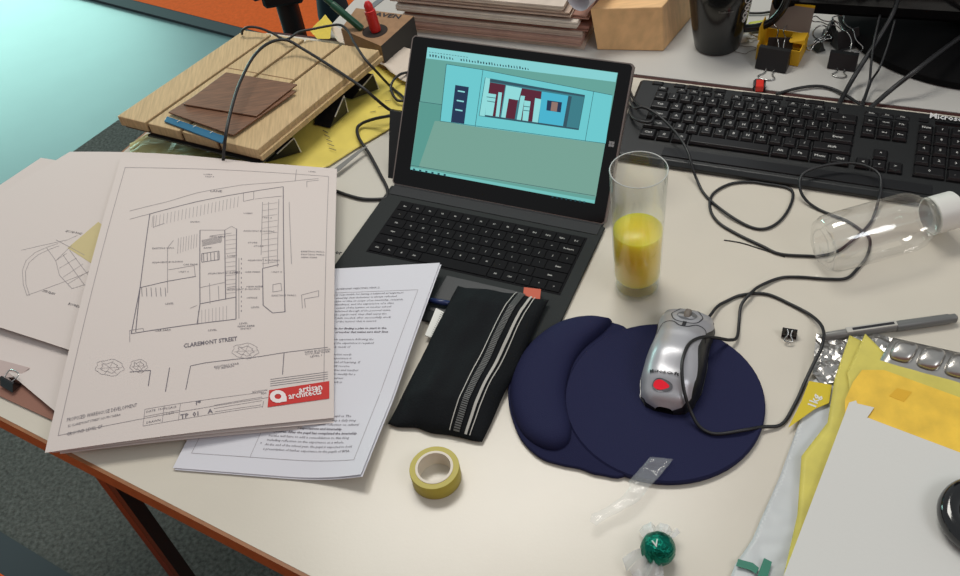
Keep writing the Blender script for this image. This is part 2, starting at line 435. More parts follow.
g = G(); sa_.quadf(g, [H(x, y) for x, y in ((90, 270), (93, 263), (99, 262), (97, 272))], .001)
g.build('orange_patch', mat('orange_patch', (196, 120, 84), .85), mp_)
g = G()
for x, y, t in ((65, 232, 'SECOND ROAD'), (42, 292, 'SITE PLAN'), (68, 305, 'BOUNDARY')):
    u, v = H(x, y); sa_.text(g, t, u, v, .005, 0)
g.build('site_plan_text', M_ink, mp_)

# top plan, three sheets
def bendA(u, v): return .010 * math.sin(math.pi * min(1, v)) * .6 + .012 * max(0, u - .75) ** 2 * 0 + .004 * math.sin(math.pi * u)
Q3 = [(45, 453), (334, 418), (337, 169), (121, 158)]
plan_h = (.020, .014, .034, .050)
for k in range(2):
    dz = -.004 * (k + 1); q = [(52 + 8 * k, 453 + k), (334, 423 + 4 * k), (335, 175), (125, 162)]
    s = Sheet(*[P(x, y, h + dz) for (x, y), h in zip(q, plan_h)], bendA)
    add_sheet('plan_sheet', s, M_paper, ['second plan sheet peeking out directly below the top site plan', 'third plan sheet, lowest of the stapled plan set'][k], 'drawing')
sp = Sheet(*[P(x, y, h) for (x, y), h in zip(Q3, plan_h)], bendA)
plan = add_sheet('plan_sheet', sp, M_paper, 'top plan sheet with building plan, street name and red architects logo', 'drawing')
H3 = sp.find
g = G(); gd_ = G(); gl = G()
a1 = (3.39, 130, 170)      # main drawing
a2 = (4.571, 130, 340)     # title block area
a3 = (1.858, 40, 150)
T = lambda lst, gg, wd, a: pl(gg, sp, H3, lst, wd, *a)
for l in ([(20, 550), (35, 400), (68, 150)], [(5, 556), (35, 400)], [(68, 150), (230, 108), (520, 58)], [(520, 58), (526, 482)], [(526, 482), (484, 486), (452, 460), (450, 335), (505, 322)],
          [(5, 556), (195, 527), (360, 507)], [(238, 205), (238, 455), (228, 525)], [(238, 455), (360, 432)], [(322, 205), (325, 440)], [(362, 200), (360, 507)], [(35, 400), (130, 378), (224, 362)]):
    T(l, gd_, .0013, a1)
for l in ([(128, 265), (148, 240)], [(128, 265), (128, 418)], [(130, 340), (218, 325)], [(218, 325), (222, 362)], [(80, 195), (118, 182)], [(82, 155), (80, 198)],
          [(238, 400), (322, 382)], [(322, 205), (345, 192), (362, 202)], [(238, 205), (322, 205)], [(330, 400), (362, 395)], [(385, 80), (385, 108), (420, 100), (420, 75)],
          [(425, 100), (460, 95), (515, 90)], [(452, 335), (452, 300)], [(485, 390), (512, 385), (515, 410), (485, 415), (485, 390)], [(585, 470), (582, 425), (640, 410), (640, 430), (592, 438), (595, 468)],
          [(0, 140), (130, 108), (230, 78), (380, 52), (520, 42), (640, 30)], [(0, 168), (68, 150)], [(272, 225), (345, 215)], [(0, 585), (0, 545), (45, 538), (48, 550)],
          [(205, 470), (228, 460)], [(370, 300), (370, 505)], [(270, 385), (272, 455)], [(300, 395), (302, 440)], [(505, 100), (500, 330)], [(470, 110), (470, 320)], [(450, 110), (445, 290)],
          [(565, 0), (560, 40)], [(600, 60), (600, 40), (640, 36)], [(540, 110), (548, 320)]):
    T(l, g, .0009, a1)
for i in range(24):            # parking bays along the lane
    x = 78 + i * 12.6; y = 158 - i * 2.9
    T([(x, y), (x - 3, y + 36)], g, .0006, a1)
for i in range(11):            # parking bays on the right
    y = 115 + i * 20; T([(448, y + 4), (500, y - 3)], g, .0006, a1)
for i in range(8):
    x = 165 + i * 9; T([(x, 232 - i * 2), (x - 3, 285 - i * 3)], g, .0006, a1)
for i in range(14):
    y = 225 + i * 15; T([(325, y), (360, y - 4)], g, .0006, a1)
for i in range(7):
    T([(244, 240 + i * 3.2), (312, 226 + i * 3.2)], gd_, .0006, a1)
T([(244, 285), (302, 276), (303, 305), (244, 314), (244, 285)], gd_, .0011, a1)
for i in range(5): T([(250 + i * 12, 284 - i), (251 + i * 12, 312 - i)], gd_, .0009, a1)
for i in range(6): T([(40 + i * 16, 400), (42 + i * 16, 430)], gd_, .0008, a1)
for i in range(9): T([(232 + i * 12, 478 - i * 2), (232 + i * 12, 525 - i * 2)], g, .0005, a1)
for i in range(12): T([(378, 300 + i * 16), (378, 306 + i * 16)], gd_, .001, a1)
random.seed(3)
words = ['CAR PARK', 'STORE', 'UNIT 4', 'EXISTING WALL', 'OFFICE', 'RAMP', 'ENTRY', 'NEW KERB', 'LEVEL', 'ADJACENT BUILDING', 'LOBBY']
def tx(x, y, t, size, a, gg=None, **kw):
    u, v = H3(a[1] + x / a[0], a[2] + y / a[0]); sp.text(gg or gd_, t, u, v, size, **kw)
for x, y in ((75, 270), (75, 318), (120, 458), (165, 350), (250, 268), (265, 355), (270, 230), (385, 150), (385, 210), (400, 250), (400, 310), (390, 350), (395, 400), (395, 438), (410, 470), (580, 280), (580, 290), (580, 300), (265, 548), (370, 525), (365, 535), (375, 543), (330, 295), (480, 350), (480, 430), (250, 18), (255, 26), (605, 8), (205, 180), (85, 550), (340, 350), (420, 262), (448, 165), (330, 410), (180, 325)):
    tx(x, y, random.choice(words), .0042, a1)
for y in (272, 278, 284): tx(-17, y + 5, 'SITE', .0001, a1)
tx(272, 76, 'LANE', .007, a1)
tx(245, 38, 'CLAREMONT STREET', .0092, a2, bold=True, width=.064, ang=.10)
# border and title block
sp.line(gl, [(.035, .04), (.035, .955), (.965, .955), (.965, .09), (.035, .04)], .0008)


T([(0, 148), (95, 140), (85, 212)], gd_, .0012, a2)
T([(182, 128), (163, 238)], gd_, .0012, a2); T([(256, 228), (278, 120), (350, 105), (590, 78), (700, 60), (905, 35)], gd_, .0011, a2); T([(705, 60), (698, 160)], gd_, .0011, a2)
for l in ([(70, 318), (225, 292), (612, 240)], [(60, 395), (610, 305)], [(70, 318), (60, 395)], [(158, 300), (148, 378)], [(232, 290), (222, 370)], [(385, 300), (605, 262)], [(385, 315), (605, 278)], [(388, 330), (600, 298)], [(612, 280), (606, 310)], [(65, 352), (230, 322)]):
    T(l, g, .0007, a2)
for yy in range(4): T([(642, 182 + yy * 10), (905, 148 + yy * 10)], gd_, .0009, a2)
tx(232, 362, 'TP  01    A', .0085, a2, bold=True, ang=.10, width=.036)
tx(300, 300, '?*', .008, a2, ang=.1, bold=True); 
tx(560, 245, 'REVISION', .004, a2, ang=.1); tx(600, 252, 'NO', .004, a2, ang=.1)
tx(385, 130, 'EXISTING KERB', .0042, a2, ang=.1); tx(390, 138, 'TO REMAIN', .0042, a2, ang=.1)
tx(800, 62, 'NEW BUILDING', .0042, a2, ang=.1); tx(800, 72, 'OUTLINE OVER', .0042, a2, ang=.1); tx(825, 82, 'LEVEL 1', .0042, a2, ang=.1)
tx(75, 335, 'DATE  10.06', .0042, a2, ang=.1); tx(75, 385, 'DRAWN', .0042, a2, ang=.1); tx(165, 320, 'SCALE', .0042, a2, ang=.1); tx(165, 345, '1:200', .0042, a2, ang=.1)
tx(50, 500 + 6, 'PROPOSED WAREHOUSE DEVELOPMENT', .0072, a3, ang=.11, width=.080)
tx(52, 516, '22 CLAREMONT STREET SOUTH YARRA', .0045, a3, ang=.11, width=.060)
tx(50, 532, 'GROUND LEVEL GF', .006, a3, ang=.11, width=.040)
def circ(gg, cx, cy, rx, ry, a, wd=.0006, n=22, wob=.1):
    T([(cx + rx * math.cos(t) * (1 + wob * math.sin(7 * t)), cy + ry * math.sin(t) * (1 + wob * math.cos(5 * t))) for t in [2 * math.pi * i / n for i in range(n + 1)]], gg, wd, a)
for c in ((130, 405, 26, 15), (184, 402, 16, 12), (382, 374, 24, 14)):
    circ(g, *c, a3); circ(g, c[0], c[1], c[2] * .6, c[3] * .6, a3, wob=.2)
    for k in range(6): T([(c[0], c[1]), (c[0] + c[2] * .9 * math.cos(k), c[1] + c[3] * .9 * math.sin(k))], g, .0004, a3)
g.build('thin_lines', M_ink2, plan); gd_.build('plan_lines', M_inkp, plan); gl.build('border_line', M_ink2, plan)
lg = G(); sp.quadf(lg, [H3(130 + x / 4.571, 340 + y / 4.571) for x, y in ((630, 310), (912, 270), (912, 190), (637, 232))], .0011)
logo = lg.build('logo_panel', M_red, plan)
g = G()
tx(775, 245, 'artisan', .0135, a2, g, ang=.10, off=.0016, width=.026, bold=True)
tx(727, 274, 'architects', .0135, a2, g, ang=.10, off=.0016, width=.037, bold=True)
for k in range(14):            # the white round "a" emblem
    t0 = 2 * math.pi * k / 14; t1 = 2 * math.pi * (k + 1) / 14
    def em(r, t): return H3(130 + (678 + r * 1.1 * math.cos(t)) / 4.571, 340 + (262 + r * .85 * math.sin(t)) / 4.571)
    q = [em(14, t0), em(34, t0), em(34, t1), em(14, t1)]; g.add([sp.at(u, v, .0016) for u, v in q], [[0, 1, 2, 3]])
g.add([sp.at(*H3(130 + x / 4.571, 340 + y / 4.571), .00165) for x, y in ((698, 262), (718, 262), (718, 284), (698, 287))], [[0, 1, 2, 3]])
g.build('logo_lettering', mat('logo_white', (235, 225, 222), .8), logo)

# text sheets
QT = [(173, 468), (364, 487), (440, 263), (250, 300)]
def bendT(u, v): return .004 * math.sin(math.pi * v) + .018 * max(0, v - .8) * max(0, u) * 0 + .016 * max(0, (u - .6) / .4) ** 2 * max(0, (.35 - v) / .35)
tt = [P(*QT[0], .003), P(364, 483, .003), P(440, 263, .022), P(280, 272, .012)]
for k in (1, 0):
    s = Sheet(*[c + Vector((.0015 * k, -.002 * k, -.0014 * k)) for c in tt], bendT)
    o = add_sheet('text_sheet', s, M_paper2, ['top printed text page lying half under the plan drawing', 'second white page just below the printed text page'][k], 'document')
st = s; HT = st.find
Wt, Ht = st.size()
sent = ['It is responsible for having a balanced arrangement', 'by ensuring clear behaviour is always reflected', 'the plan or idea or scope of an internship, research,', 'its criticalness, and the experience of a class', 'at the outset of the learner or teacher school', 'will be informed through of the personal views,', 'that as the pupils read, they shall enjoy the', 'details of skills needed, after successfully work', 'behaviour of the learner that is missed.', '', 'is responsible for finding a plan to start in the', 'arrangements of teacher that makes sure their lines', '', 'out of his/her own experience following the', 'complete planning the experience is required', 'about the internship needs of', '', 'of internship organisation needs', 'the objective, what experience it', 'that happen to the level of learning. If', 'during this stay well will receive', 'this course and on activities and teacher', 'pupil must report during on weekly for a', 'process of learner report, career', 'report, career. In school work is', 'The use of his/her experience', 'and this must be learned', '', 'it, including as teachers', 'it and in each case with parents', 'copy of the related papers.', '', 'of the learner, parents read by the pupil as The', 'further experience, the pupil must keep a daily blog', 'These experiences should include reflection on cultural', 'aspects, personal expectations and internship', 'objectives. After the pupil has completed the internship', 'he/she will have to add a consolidation to this blog', 'including reflection on the experience as a whole.', 'At the end of the school year, the pupil is expected to hold', 'a presentation of his/her experience to the pupils of BMA.']
g = G()
uA, vA = HT(339, 296); uB, vB = HT(263, 450); uL = uB; uR = HT(354, 454)[0]; uR2 = HT(406, 293)[0]
NS = len(sent); dv = (vA - vB) / (NS - 1); full = (uR + uR2) / 2 - uL
for i, t in enumerate(sent):
    if t: st.text(g, t, uL, vA - i * dv, dv * Ht * .74, width=full * Wt * min(1, len(t) / 56), bold=(i in (10, 11, 35, 36)))
st.text(g, 'INTERNSHIP OBJECTIVES (YEAR 2)', uL, vA + dv * 1.8, dv * Ht * .7)
st.text(g, '\u2022', uL - .03, vA - 39 * dv, .007)
g.build('printed_text', M_inkp, o)
g = G()
bR = HT(419, 288)[0]; bT = vA + dv * .9; bB = vB - dv * 1.8; bL = .06; bM = uL - .05
for l in ([(bL, bT), (bR, bT)], [(bL, bT), (bL, bB)], [(bR, bT), (bR, bB)], [(bL, bB), (bR, bB)], [(bM, bT), (bM, bB)]): st.line(g, l, .0005)
g.build('table_border', M_ink2, o)

# brown papers at the left and the black clip on them
s = Sheet(P(-40, 378, .002), P(56, 422, .002), P(60, 400, .006), P(-40, 345, .006))
add_sheet('card_sheet', s, mat('brown_card', (150, 108, 92), .8), 'brown card edge showing under the paper pile at the left desk edge', 'card')
s = Sheet(P(-40, 374, .009), P(17, 378, .009), P(30, 368, .012), P(-30, 352, .012))
add_sheet('folded_leaflet', s, mat('pinkish_paper', (196, 178, 172), .8), 'pinkish folded leaflet lying on the brown card at left', 'paper', n=6)
kb_ = thing('binder_clip', P(11, 385, .0075), 'small black binder clip on the leaflet at the far left desk edge', 'clip', R(-38))
g = L(); g.prism([(-.012, -.007, 0), (.012, -.007, 0), (.012, .007, 0), (-.012, .007, 0)], [(-.012, -.001, .01), (.012, -.001, .01), (.012, .001, .01), (-.012, .001, .01)]); g.build('clip_body', M_blackg, kb_)
g = L(); g.tube([(-.007, 0, .009), (-.008, .012, .011), (.008, .012, .011), (.007, 0, .009)], .0008); g.build('wire_lever', M_steel, kb_)

# sheets under the laptop at left / back left
s = Sheet(P(300, 262, .0006), P(350, 275, .0006), P(430, 120, .0006), P(330, 130, .0006))
o = add_sheet('paper_sheet', s, mat('pale_paper', (204, 200, 188), .8), 'pale paper sheet lying flat between the plan and the laptop', 'paper')
g = G(); u, v = s.find(335, 254); s.text(g, 'or', u, v, .009, 0, .0008, True); g.build('printed_text', M_inkd, o)

yl = [(178, 158), (300, 180), (330, 168), (355, 152), (395, 128), (425, 100), (420, 66), (385, 55), (330, 80), (250, 120)]
crumple('tracing_paper', mat('yellow_trace', (226, 206, 96), .6, var=.14, vscale=14), pp(yl, 0), TZ + .0022, th=.0003, amp=.004, freq=14, cuts=5, smooth=True)
o = bpy.context.scene.collection.objects[-1]; tag(o, 'yellow tracing paper sheet spread under the wooden board', 'paper')
g = G()
for k in range(5):
    a = P(323 + k * 1.5, 130 + k * 4.5, .0075); b = P(328 + k * 2, 133 + k * 4.3, .0075); g.tube([a, b], .0005, 4, False)
for x, y in ((370, 112), (378, 107), (385, 101)):
    g.tube([P(x, y, .0075), P(x + 6, y - 1, .0075)], .0004, 4, False)
g.build('pencil_marks', M_ink, o)
wl = [(345, 50), (408, 62), (432, 95), (425, 72), (430, 50), (360, 28), (332, 30), (322, 42)]
crumple('tracing_paper', mat('white_trace', (214, 200, 184), .6), pp([(330, 28), (412, 52), (428, 75), (425, 96), (396, 78), (370, 60), (338, 44)], .01), TZ + .008, th=.0003, amp=.012, freq=16, cuts=5, smooth=True)
tag(COL.objects[-1], 'whitish curled tracing paper in front of the wooden pen block', 'paper')
crumple('paper_scrap', mat('yellow_scrap', (214, 190, 70), .6), pp([(311, 34), (326, 17), (333, 26), (331, 42), (318, 41)], .02), TZ + .022, th=.0004, amp=.006, freq=30, cuts=3)
tag(COL.objects[-1], 'small yellow paper scrap behind the back edge of the wooden board', 'paper')
crumple('plastic_sheet', mat('murky_plastic', (186, 176, 112), .45, bump=.1, bscale=40), pp([(131, 146), (150, 137), (230, 158), (262, 170), (258, 178), (132, 168)], 0), TZ + .0015, th=.0005, amp=.007, freq=24, cuts=4)
tag(COL.objects[-1], 'murky yellowish plastic sheet under the front of the wooden board', 'plastic sheet')
s = Sheet(P(330, 172, .009), P(338, 172, .009), P(368, 146, .012), P(362, 148, .012)); add_sheet('paper_strip', s, mat('grey_strip', (120, 120, 116), .5), 'narrow grey strip lying on the yellow tracing paper edge', 'paper strip', n=4)

# ------------------------------------------------------------------ wooden board
bt = .062
BC = [P(117, 116, bt), P(257, 150, bt), P(379, 50, bt), P(244, 30, bt)]
board = thing('wooden_board', (BC[0] + BC[2]) / 2 - Vector((0, 0, .02)), 'board of four light planks propped up at the upper left of the desk', 'board')
def bq(u, v): return BC[0] * (1 - u) * (1 - v) + BC[1] * u * (1 - v) + BC[2] * u * v + BC[3] * (1 - u) * v
M_wood = mat('pale_wood', (196, 170, 128), .6, spec=.3, var=.15, vscale=60, stretch=(R(-47), 6, .45), bump=.06, bscale=120)
us = [0, .22, .47, .73, 1]
for i in range(4):
    a = us[i] + (.011 if i else 0); b = us[i + 1] - (.011 if i < 3 else 0)
    q = [bq(a, 0), bq(b, 0), bq(b, 1), bq(a, 1)]; lowz = .017
    g = G(); g.prism([p - Vector((0, 0, lowz)) for p in q], q); pk = g.build('plank', M_wood, board, bevel=.0012)
    if i in (1, 2):
        c = [bq(a + .001, .60), bq(b - .001, .60), bq(b - .001, .606), bq(a + .001, .606)]
        g = G(); g.prism([p + Vector((0, 0, -.001)) for p in c], [p + Vector((0, 0, .0004)) for p in c]); g.build('joint_line', mat('joint', (140, 104, 66)), pk)
M_notch = mat('notch_wood', (84, 58, 36), .7)
g = G(); q = [bq(.02, .01), bq(.98, .01), bq(.98, .99), bq(.02, .99)]; g.prism([p - Vector((0, 0, .021)) for p in q], [p - Vector((0, 0, .008)) for p in q]); g.build('backing', M_notch, board)
g = G(); q = [bq(1.0, .0), bq(1.016, .0), bq(1.016, 1), bq(1.0, 1)]; g.prism([p - Vector((0, 0, .018)) for p in q], [p - Vector((0, 0, .010)) for p in q]); g.build('side_lip', M_wood, board)
g = G(); q = [bq(.2, -.008), bq(1, -.008), bq(1, .1), bq(.2, .1)]; g.prism([p - Vector((0, 0, .0245)) for p in q], [p - Vector((0, 0, .0215)) for p in q]); g.build('black_strip', M_black, board)
for l_, a_, r_ in (((268, 162), (294, 138), (301, 152)), ((352, 99), (373, 74), (379, 89)), ((330, 128), (344, 96), (348, 112))):
    ft = [P(l_[0], l_[1], .008), P(a_[0], a_[1], .036), P(r_[0], r_[1], .008)]
    e = (BC[0] - BC[1]).normalized() * .03
    g = G(); g.prism([p + e for p in ft], ft); br = g.build('bracket', M_black, board)
    g = G(); g.tube([ft[0].lerp(ft[1], .35), ft[1], ft[2]], .0011, 6, False); g.build('bracket_edge', M_white, br)
g = G()
q = [bq(.1, .1), bq(.9, .1), bq(.9, .9), bq(.1, .9)]
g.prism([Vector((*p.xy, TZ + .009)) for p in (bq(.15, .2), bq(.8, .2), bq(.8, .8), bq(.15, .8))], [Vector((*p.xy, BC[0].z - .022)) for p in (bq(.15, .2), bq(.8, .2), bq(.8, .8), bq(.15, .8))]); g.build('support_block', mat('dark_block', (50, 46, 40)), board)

def chip(name, pix, h, th, m, label, cat, tilt=0.):
    q = [P(x, y, h) for x, y in pix]
    g = G(); g.prism([p - Vector((0, 0, th)) for p in q], q); return tag(g.build(name, m, bevel=.0006), label, cat)
M_ven = mat('walnut', (116, 80, 56), .5, var=.34, vscale=60, stretch=(R(-35), .5, 7))
chip('colour_sample', [(164, 121), (167, 116), (225, 136), (222, 143)], .0655, .0025, mat('blue_sample', (22, 98, 134), .4), 'blue sample strip poking out in front of the dark veneers', 'sample')
o = COL.objects[-1]; g = G()
for x, y in ((177, 122), (193, 127), (210, 133)): g.tube([P(x, y, .0662), P(x + 3, y - 1.5, .0662)], .0006, 4, False)
g.build('white_marks', M_white, o)
chip('veneer_sample', [(168, 112), (233, 135), (296, 91), (226, 76)], .0685, .0025, M_ven, 'lower dark walnut veneer sample, above the blue strip', 'sample')
chip('veneer_sample', [(183, 104), (256, 116), (297, 84), (226, 72)], .0715, .0025, M_ven, 'upper dark walnut veneer sample on top of the board', 'sample')

# ------------------------------------------------------------------ cables at left
def cable(name, pts, r, label, cat='cable', h=None, m=None, parent=None):
    g = G(); g.tube([P(p[0], p[1], p[2] if len(p) > 2 else h) for p in pts], r, 8)
    o = g.build(name, m or M_cable, parent, 'all')
    if parent is None: tag(o, label, cat)
    return o
cable('power_cable', [(223, 176, .030), (223, 164, .040), (226, 134, .082), (233, 103, .095), (241, 80, .10), (254, 56, .10), (269, 43, .095), (286, 40, .088), (303, 49, .075), (324, 62, .068), (347, 77, .066), (363, 88, .062), (376, 99, .045), (390, 110, .025), (405, 116, .008)], .0024,
      'black cable arching over the wooden board across the veneer samples')
cable('thin_cable', [(242, 34, .066), (243, 30, .075), (249, 27, .08), (259, 28, .078), (272, 33, .075), (281, 38, .071), (288, 39, .075), (299, 32, .08), (313, 29, .08), (328, 26, .08), (340, 25, .08), (348, 31, .078), (355, 44, .074), (365, 59, .067), (376, 71, .05), (390, 86, .012), (401, 95, .010), (405, 100, .012), (397, 100, .012), (391, 90, .016), (393, 81, .02), (401, 74, .02), (413, 72, .012), (430, 72, .006)], .0021,
      'black cable running along the back of the wooden board and looping beside the laptop')
cable('charger_cable', [(395, 115, .03), (389, 116, .03), (374, 119, .02), (361, 124, .012), (357, 130, .012), (360, 140, .011), (370, 155, .008), (380, 174, .005), (387, 188, .004), (387, 196, .004), (382, 199, .004), (363, 199, .004), (347, 195, .004), (330, 189, .005), (315, 186, .005)], .0024,
      'black cable curving from the black box down to the plan sheet')

# ------------------------------------------------------------------ laptop (tablet + keyboard cover)
la = R(-29.5)
LO = P(393, 182, .006); LO.z = TZ
lap = thing('laptop', LO, 'grey tablet laptop with open screen and keyboard cover in the centre', 'laptop', la)
M_deck = mat('grey_cover', (46, 49, 49), .8, spec=.25, bump=.15, bscale=700)
M_key = mat('laptop_key', (15, 15, 18), .8, spec=.2)
g = L(); g.box(0.0, .311, -.222, -.006, .0012, .0052, .0012); g.build('keyboard_cover', M_deck, lap)
g = L(); g.box(.005, .306, -.024, -.006, .0053, .0062, .0004); g.box(.004, .307, -.006, .004, .001, .006, .001); g.build('hinge', mat('hinge_fabric', (46, 48, 50), .8), lap)
g = L(); g.box(.006, .050, -.030, -.014, .0054, .007, .0005); g.box(.262, .306, -.030, -.014, .0054, .007, .0005)
tilt = .90; ct, st_ = math.cos(tilt), math.sin(tilt)
def tb(x, y, z): return (x, -.002 + y * ct - z * st_, .006 + y * st_ + z * ct)   # z toward the viewer (screen side): normal
def tp(x, y, z):
    return (x, -.004 + y * ct - z * st_, .006 + y * st_ + z * ct)
def tbox(g, x0, x1, y0, y1, z0, z1, c=.0):
    pts = [(x0 + c, y0), (x1 - c, y0), (x1, y0 + c), (x1, y1 - c), (x1 - c, y1), (x0 + c, y1), (x0, y1 - c), (x0, y0 + c)] if c else [(x0, y0), (x1, y0), (x1, y1), (x0, y1)]
    g.prism([tp(x, y, z0) for x, y in pts], [tp(x, y, z1) for x, y in pts])
g = L(); tbox(g, 0.0, .310, 0, .204, -.0085, -.0006, .004); g.build('tablet_body', mat('magnesium', (150, 138, 132), .35, metal=.6), lap)
g = L(); tbox(g, .002, .308, .0015, .2025, -.0006, .0002, .003); bez = g.build('bezel', mat('screen_glass', (10, 8, 9), .08, spec=.35), lap)
g = L(); tbox(g, .04, .27, -.0, .14, -.0115, -.0088, .002); g.build('kickstand_hinge', M_black, lap)
ks = L(); ks.prism([(.03, .075, .0), (.28, .075, .0), (.28, .078, .0), (.03, .078, .0)], [tp(.03, .135, -.0115), tp(.28, .135, -.0115), tp(.28, .135, -.009), tp(.03, .135, -.009)]); 
g = L(); kf = Vector(tp(.03, .14, -.0118)); g.prism([(.03, kf.y + .06, .0006), (.28, kf.y + .06, .0006), (.28, kf.y + .063, .0006), (.03, kf.y + .063, .0006)], [tp(.03, .14, -.0118), tp(.28, .14, -.0118), tp(.28, .14, -.0095), tp(.03, .14, -.0095)]); g.build('kickstand', mat('magnesium', (150, 138, 132)), lap)
# display
ds = [(.0265, .0245), (.2925, .0245), (.2905, .190), (.0255, .190)]
X0, X1, Y0, Y1 = .0255, .2915, .0245, .1905
SH = homog([(52, 432), (572, 520), (617, 130), (75, 75)])
def em(name, c, es=.9): return mat('screen_' + name, (6, 8, 8), .15, emit=c, es=es, spec=.4)
def su(u, v, z): return tp(X0 + (X1 - X0) * u, Y0 + (Y1 - Y0) * v, z)
def sq(g, q, z):
    g.add([su(*SH(x, y), z) for x, y in q], [list(range(len(q)))])
S_bg = em('backdrop', (104, 168, 158)); S_bar = em('menu', (140, 216, 218)); S_wall = em('wall', (112, 208, 214)); S_gr = em('ground', (122, 168, 154)); S_dk = em('dark', (32, 52, 84)); S_mar = em('maroon', (92, 32, 52)); S_win = em('glow', (70, 190, 205)); S_line = em('lines', (48, 92, 100)); S_lt = em('light', (150, 226, 226)); S_pic = em('picture', (150, 120, 110)); S_bg2 = em('backdrop_low', (92, 158, 148))
g = L(); tbox(g, X0, X1, Y0, Y1, .0002, .0005); disp = g.build('display', S_bg, lap)
def sp_(name, quads, m, z): g = L(); [sq(g, q, z) for q in quads]; return g.build(name, m, disp)
sp_('menu_bar', [[(75, 76), (616, 131), (612, 158), (74, 108)]], S_bar, .0007)
sp_('taskbar', [[(53, 425), (573, 510), (572, 519), (52, 432)]], em('taskbar', (120, 200, 196)), .0007)
sp_('drawn_ground', [[(127, 290), (540, 336), (592, 342), (575, 500), (54, 422), (64, 290 - 55)], ], S_gr, .0007)
sp_('drawn_low_band', [[(66, 235), (128, 242), (127, 290), (110, 290), (75, 425), (54, 421)]], S_bg2, .0009)
sp_('drawn_wall', [[(132, 123), (235, 136), (606, 198), (594, 342), (536, 337), (224, 303), (126, 290)]], S_wall, .0011)
sp_('drawn_door', [[(160, 183), (198, 188), (192, 296), (155, 292)]], S_dk, .0013)
sp_('door_panes', [[(168, 198), (188, 201), (188, 205), (168, 202)], [(167, 226), (187, 229), (187, 233), (167, 230)], [(165, 253), (185, 256), (185, 260), (165, 257)]], S_lt, .0015)
sp_('window_opening', [[(243, 158), (527, 202), (515, 304), (233, 271)]], em('opening', (60, 128, 140)), .0013)
sp_('maroon_room', [[(256, 172), (300, 178), (290, 277), (249, 272)], [(345, 186), (403, 194), (398, 285), (338, 280)], [(308, 215), (338, 218), (332, 280), (304, 276)]], S_mar, .0015)
sp_('columns', [[(243, 158), (257, 161), (248, 272), (233, 271)], [(302, 179), (347, 186), (340, 222), (312, 218), (306, 278), (294, 277)], [(282, 200), (292, 201), (288, 276), (278, 275)], [(345, 208), (357, 209), (350, 282), (338, 281)], [(386, 214), (404, 217), (398, 288), (382, 286)],
   [(252, 204), (276, 207), (270, 272), (249, 270)], [(356, 222), (374, 224), (370, 284), (354, 282)]], S_lt, .0017)
sp_('blue_panel', [[(404, 194), (480, 204), (470, 294), (400, 286)]], em('panel', (74, 186, 214)), .0017)
sp_('picture_frame', [[(421, 219), (463, 224), (461, 254), (420, 249)]], S_dk, .0019)
sp_('small_picture', [[(434, 223), (452, 225), (450, 252), (432, 250)]], S_pic, .0021)
sp_('right_dark', [[(480, 204), (490, 206), (480, 296), (470, 294)], [(249, 268), (515, 300), (515, 304), (249, 273)], [(256, 162), (527, 200), (527, 206), (256, 170)]], em('beam', (50, 84, 98)), .002)
sp_('toilet_lines', [[(250, 214), (276, 217), (276, 219), (250, 216)], [(252, 226), (274, 229), (274, 231), (252, 228)], [(356, 238), (376, 240), (376, 242), (356, 240)], [(356, 250), (376, 252), (376, 254), (356, 252)]], S_line, .0023)
def ln(a, b, t=1.4):
    dx, dy = b[0] - a[0], b[1] - a[1]; l = math.hypot(dx, dy); nx, ny = -dy / l * t / 2, dx / l * t / 2
    return [(a[0] + nx, a[1] + ny), (b[0] + nx, b[1] + ny), (b[0] - nx, b[1] - ny), (a[0] - nx, a[1] - ny)]
sp_('drawing_lines', [ln(a, b) for a, b in (((132, 123), (235, 136)), ((235, 136), (606, 198)), ((594, 342), (126, 290)), ((235, 136), (224, 303)), ((132, 123), (126, 290)), ((552, 188), (536, 337)), ((243, 158), (233, 271)), ((233, 271), (515, 304)), ((527, 202), (515, 304)), ((54, 420), (574, 497)), ((66, 235), (128, 242)))], S_line, .0025)
ic = []
random.seed(5)
for i in range(36):
    x = 82 + i * 7.9; y = 101 + (x - 75) * .104; 
    if i in (9, 10): continue
    hh = random.uniform(4, 7.5); ic.append([(x, y - hh), (x + random.uniform(2, 4.5), y - hh + 1), (x + 4, y + 1.5), (x + 1, y + 1)])
for i in range(14):
    x = 80 + i * 8; y = 88 + (x - 75) * .104; ic.append([(x, y), (x + 5, y + .5), (x + 5, y + 1.8), (x, y + 1.3)])
sp_('toolbar_icons', ic, em('icons', (30, 60, 70)), .0009)
sp_('taskbar_icons', [[(60 + i * 17 + 0, 441 - 12 + i * 2.7), (66 + i * 17, 430 + i * 2.7), (66 + i * 17, 436 + i * 2.7), (60 + i * 17, 435 + i * 2.7)] for i in range(6)] + [[(450 + i * 13, 499 + i * 2), (455 + i * 13, 500 + i * 2), (455 + i * 13, 505 + i * 2), (450 + i * 13, 504 + i * 2)] for i in range(8)], em('tiny', (30, 70, 80)), .0011)
# logo on the bezel
g = L()
for dx in (0, .0036):
    for dy in (0, .0036):
        g.add([tp(.2962 + dx, .099 + dy, .0004), tp(.2994 + dx, .099 + dy, .0004), tp(.2994 + dx, .1022 + dy, .0004), tp(.2962 + dx, .1022 + dy, .0004)], [[0, 1, 2, 3]])
g.build('window_logo', mat('grey_logo', (150, 150, 150)), bez)

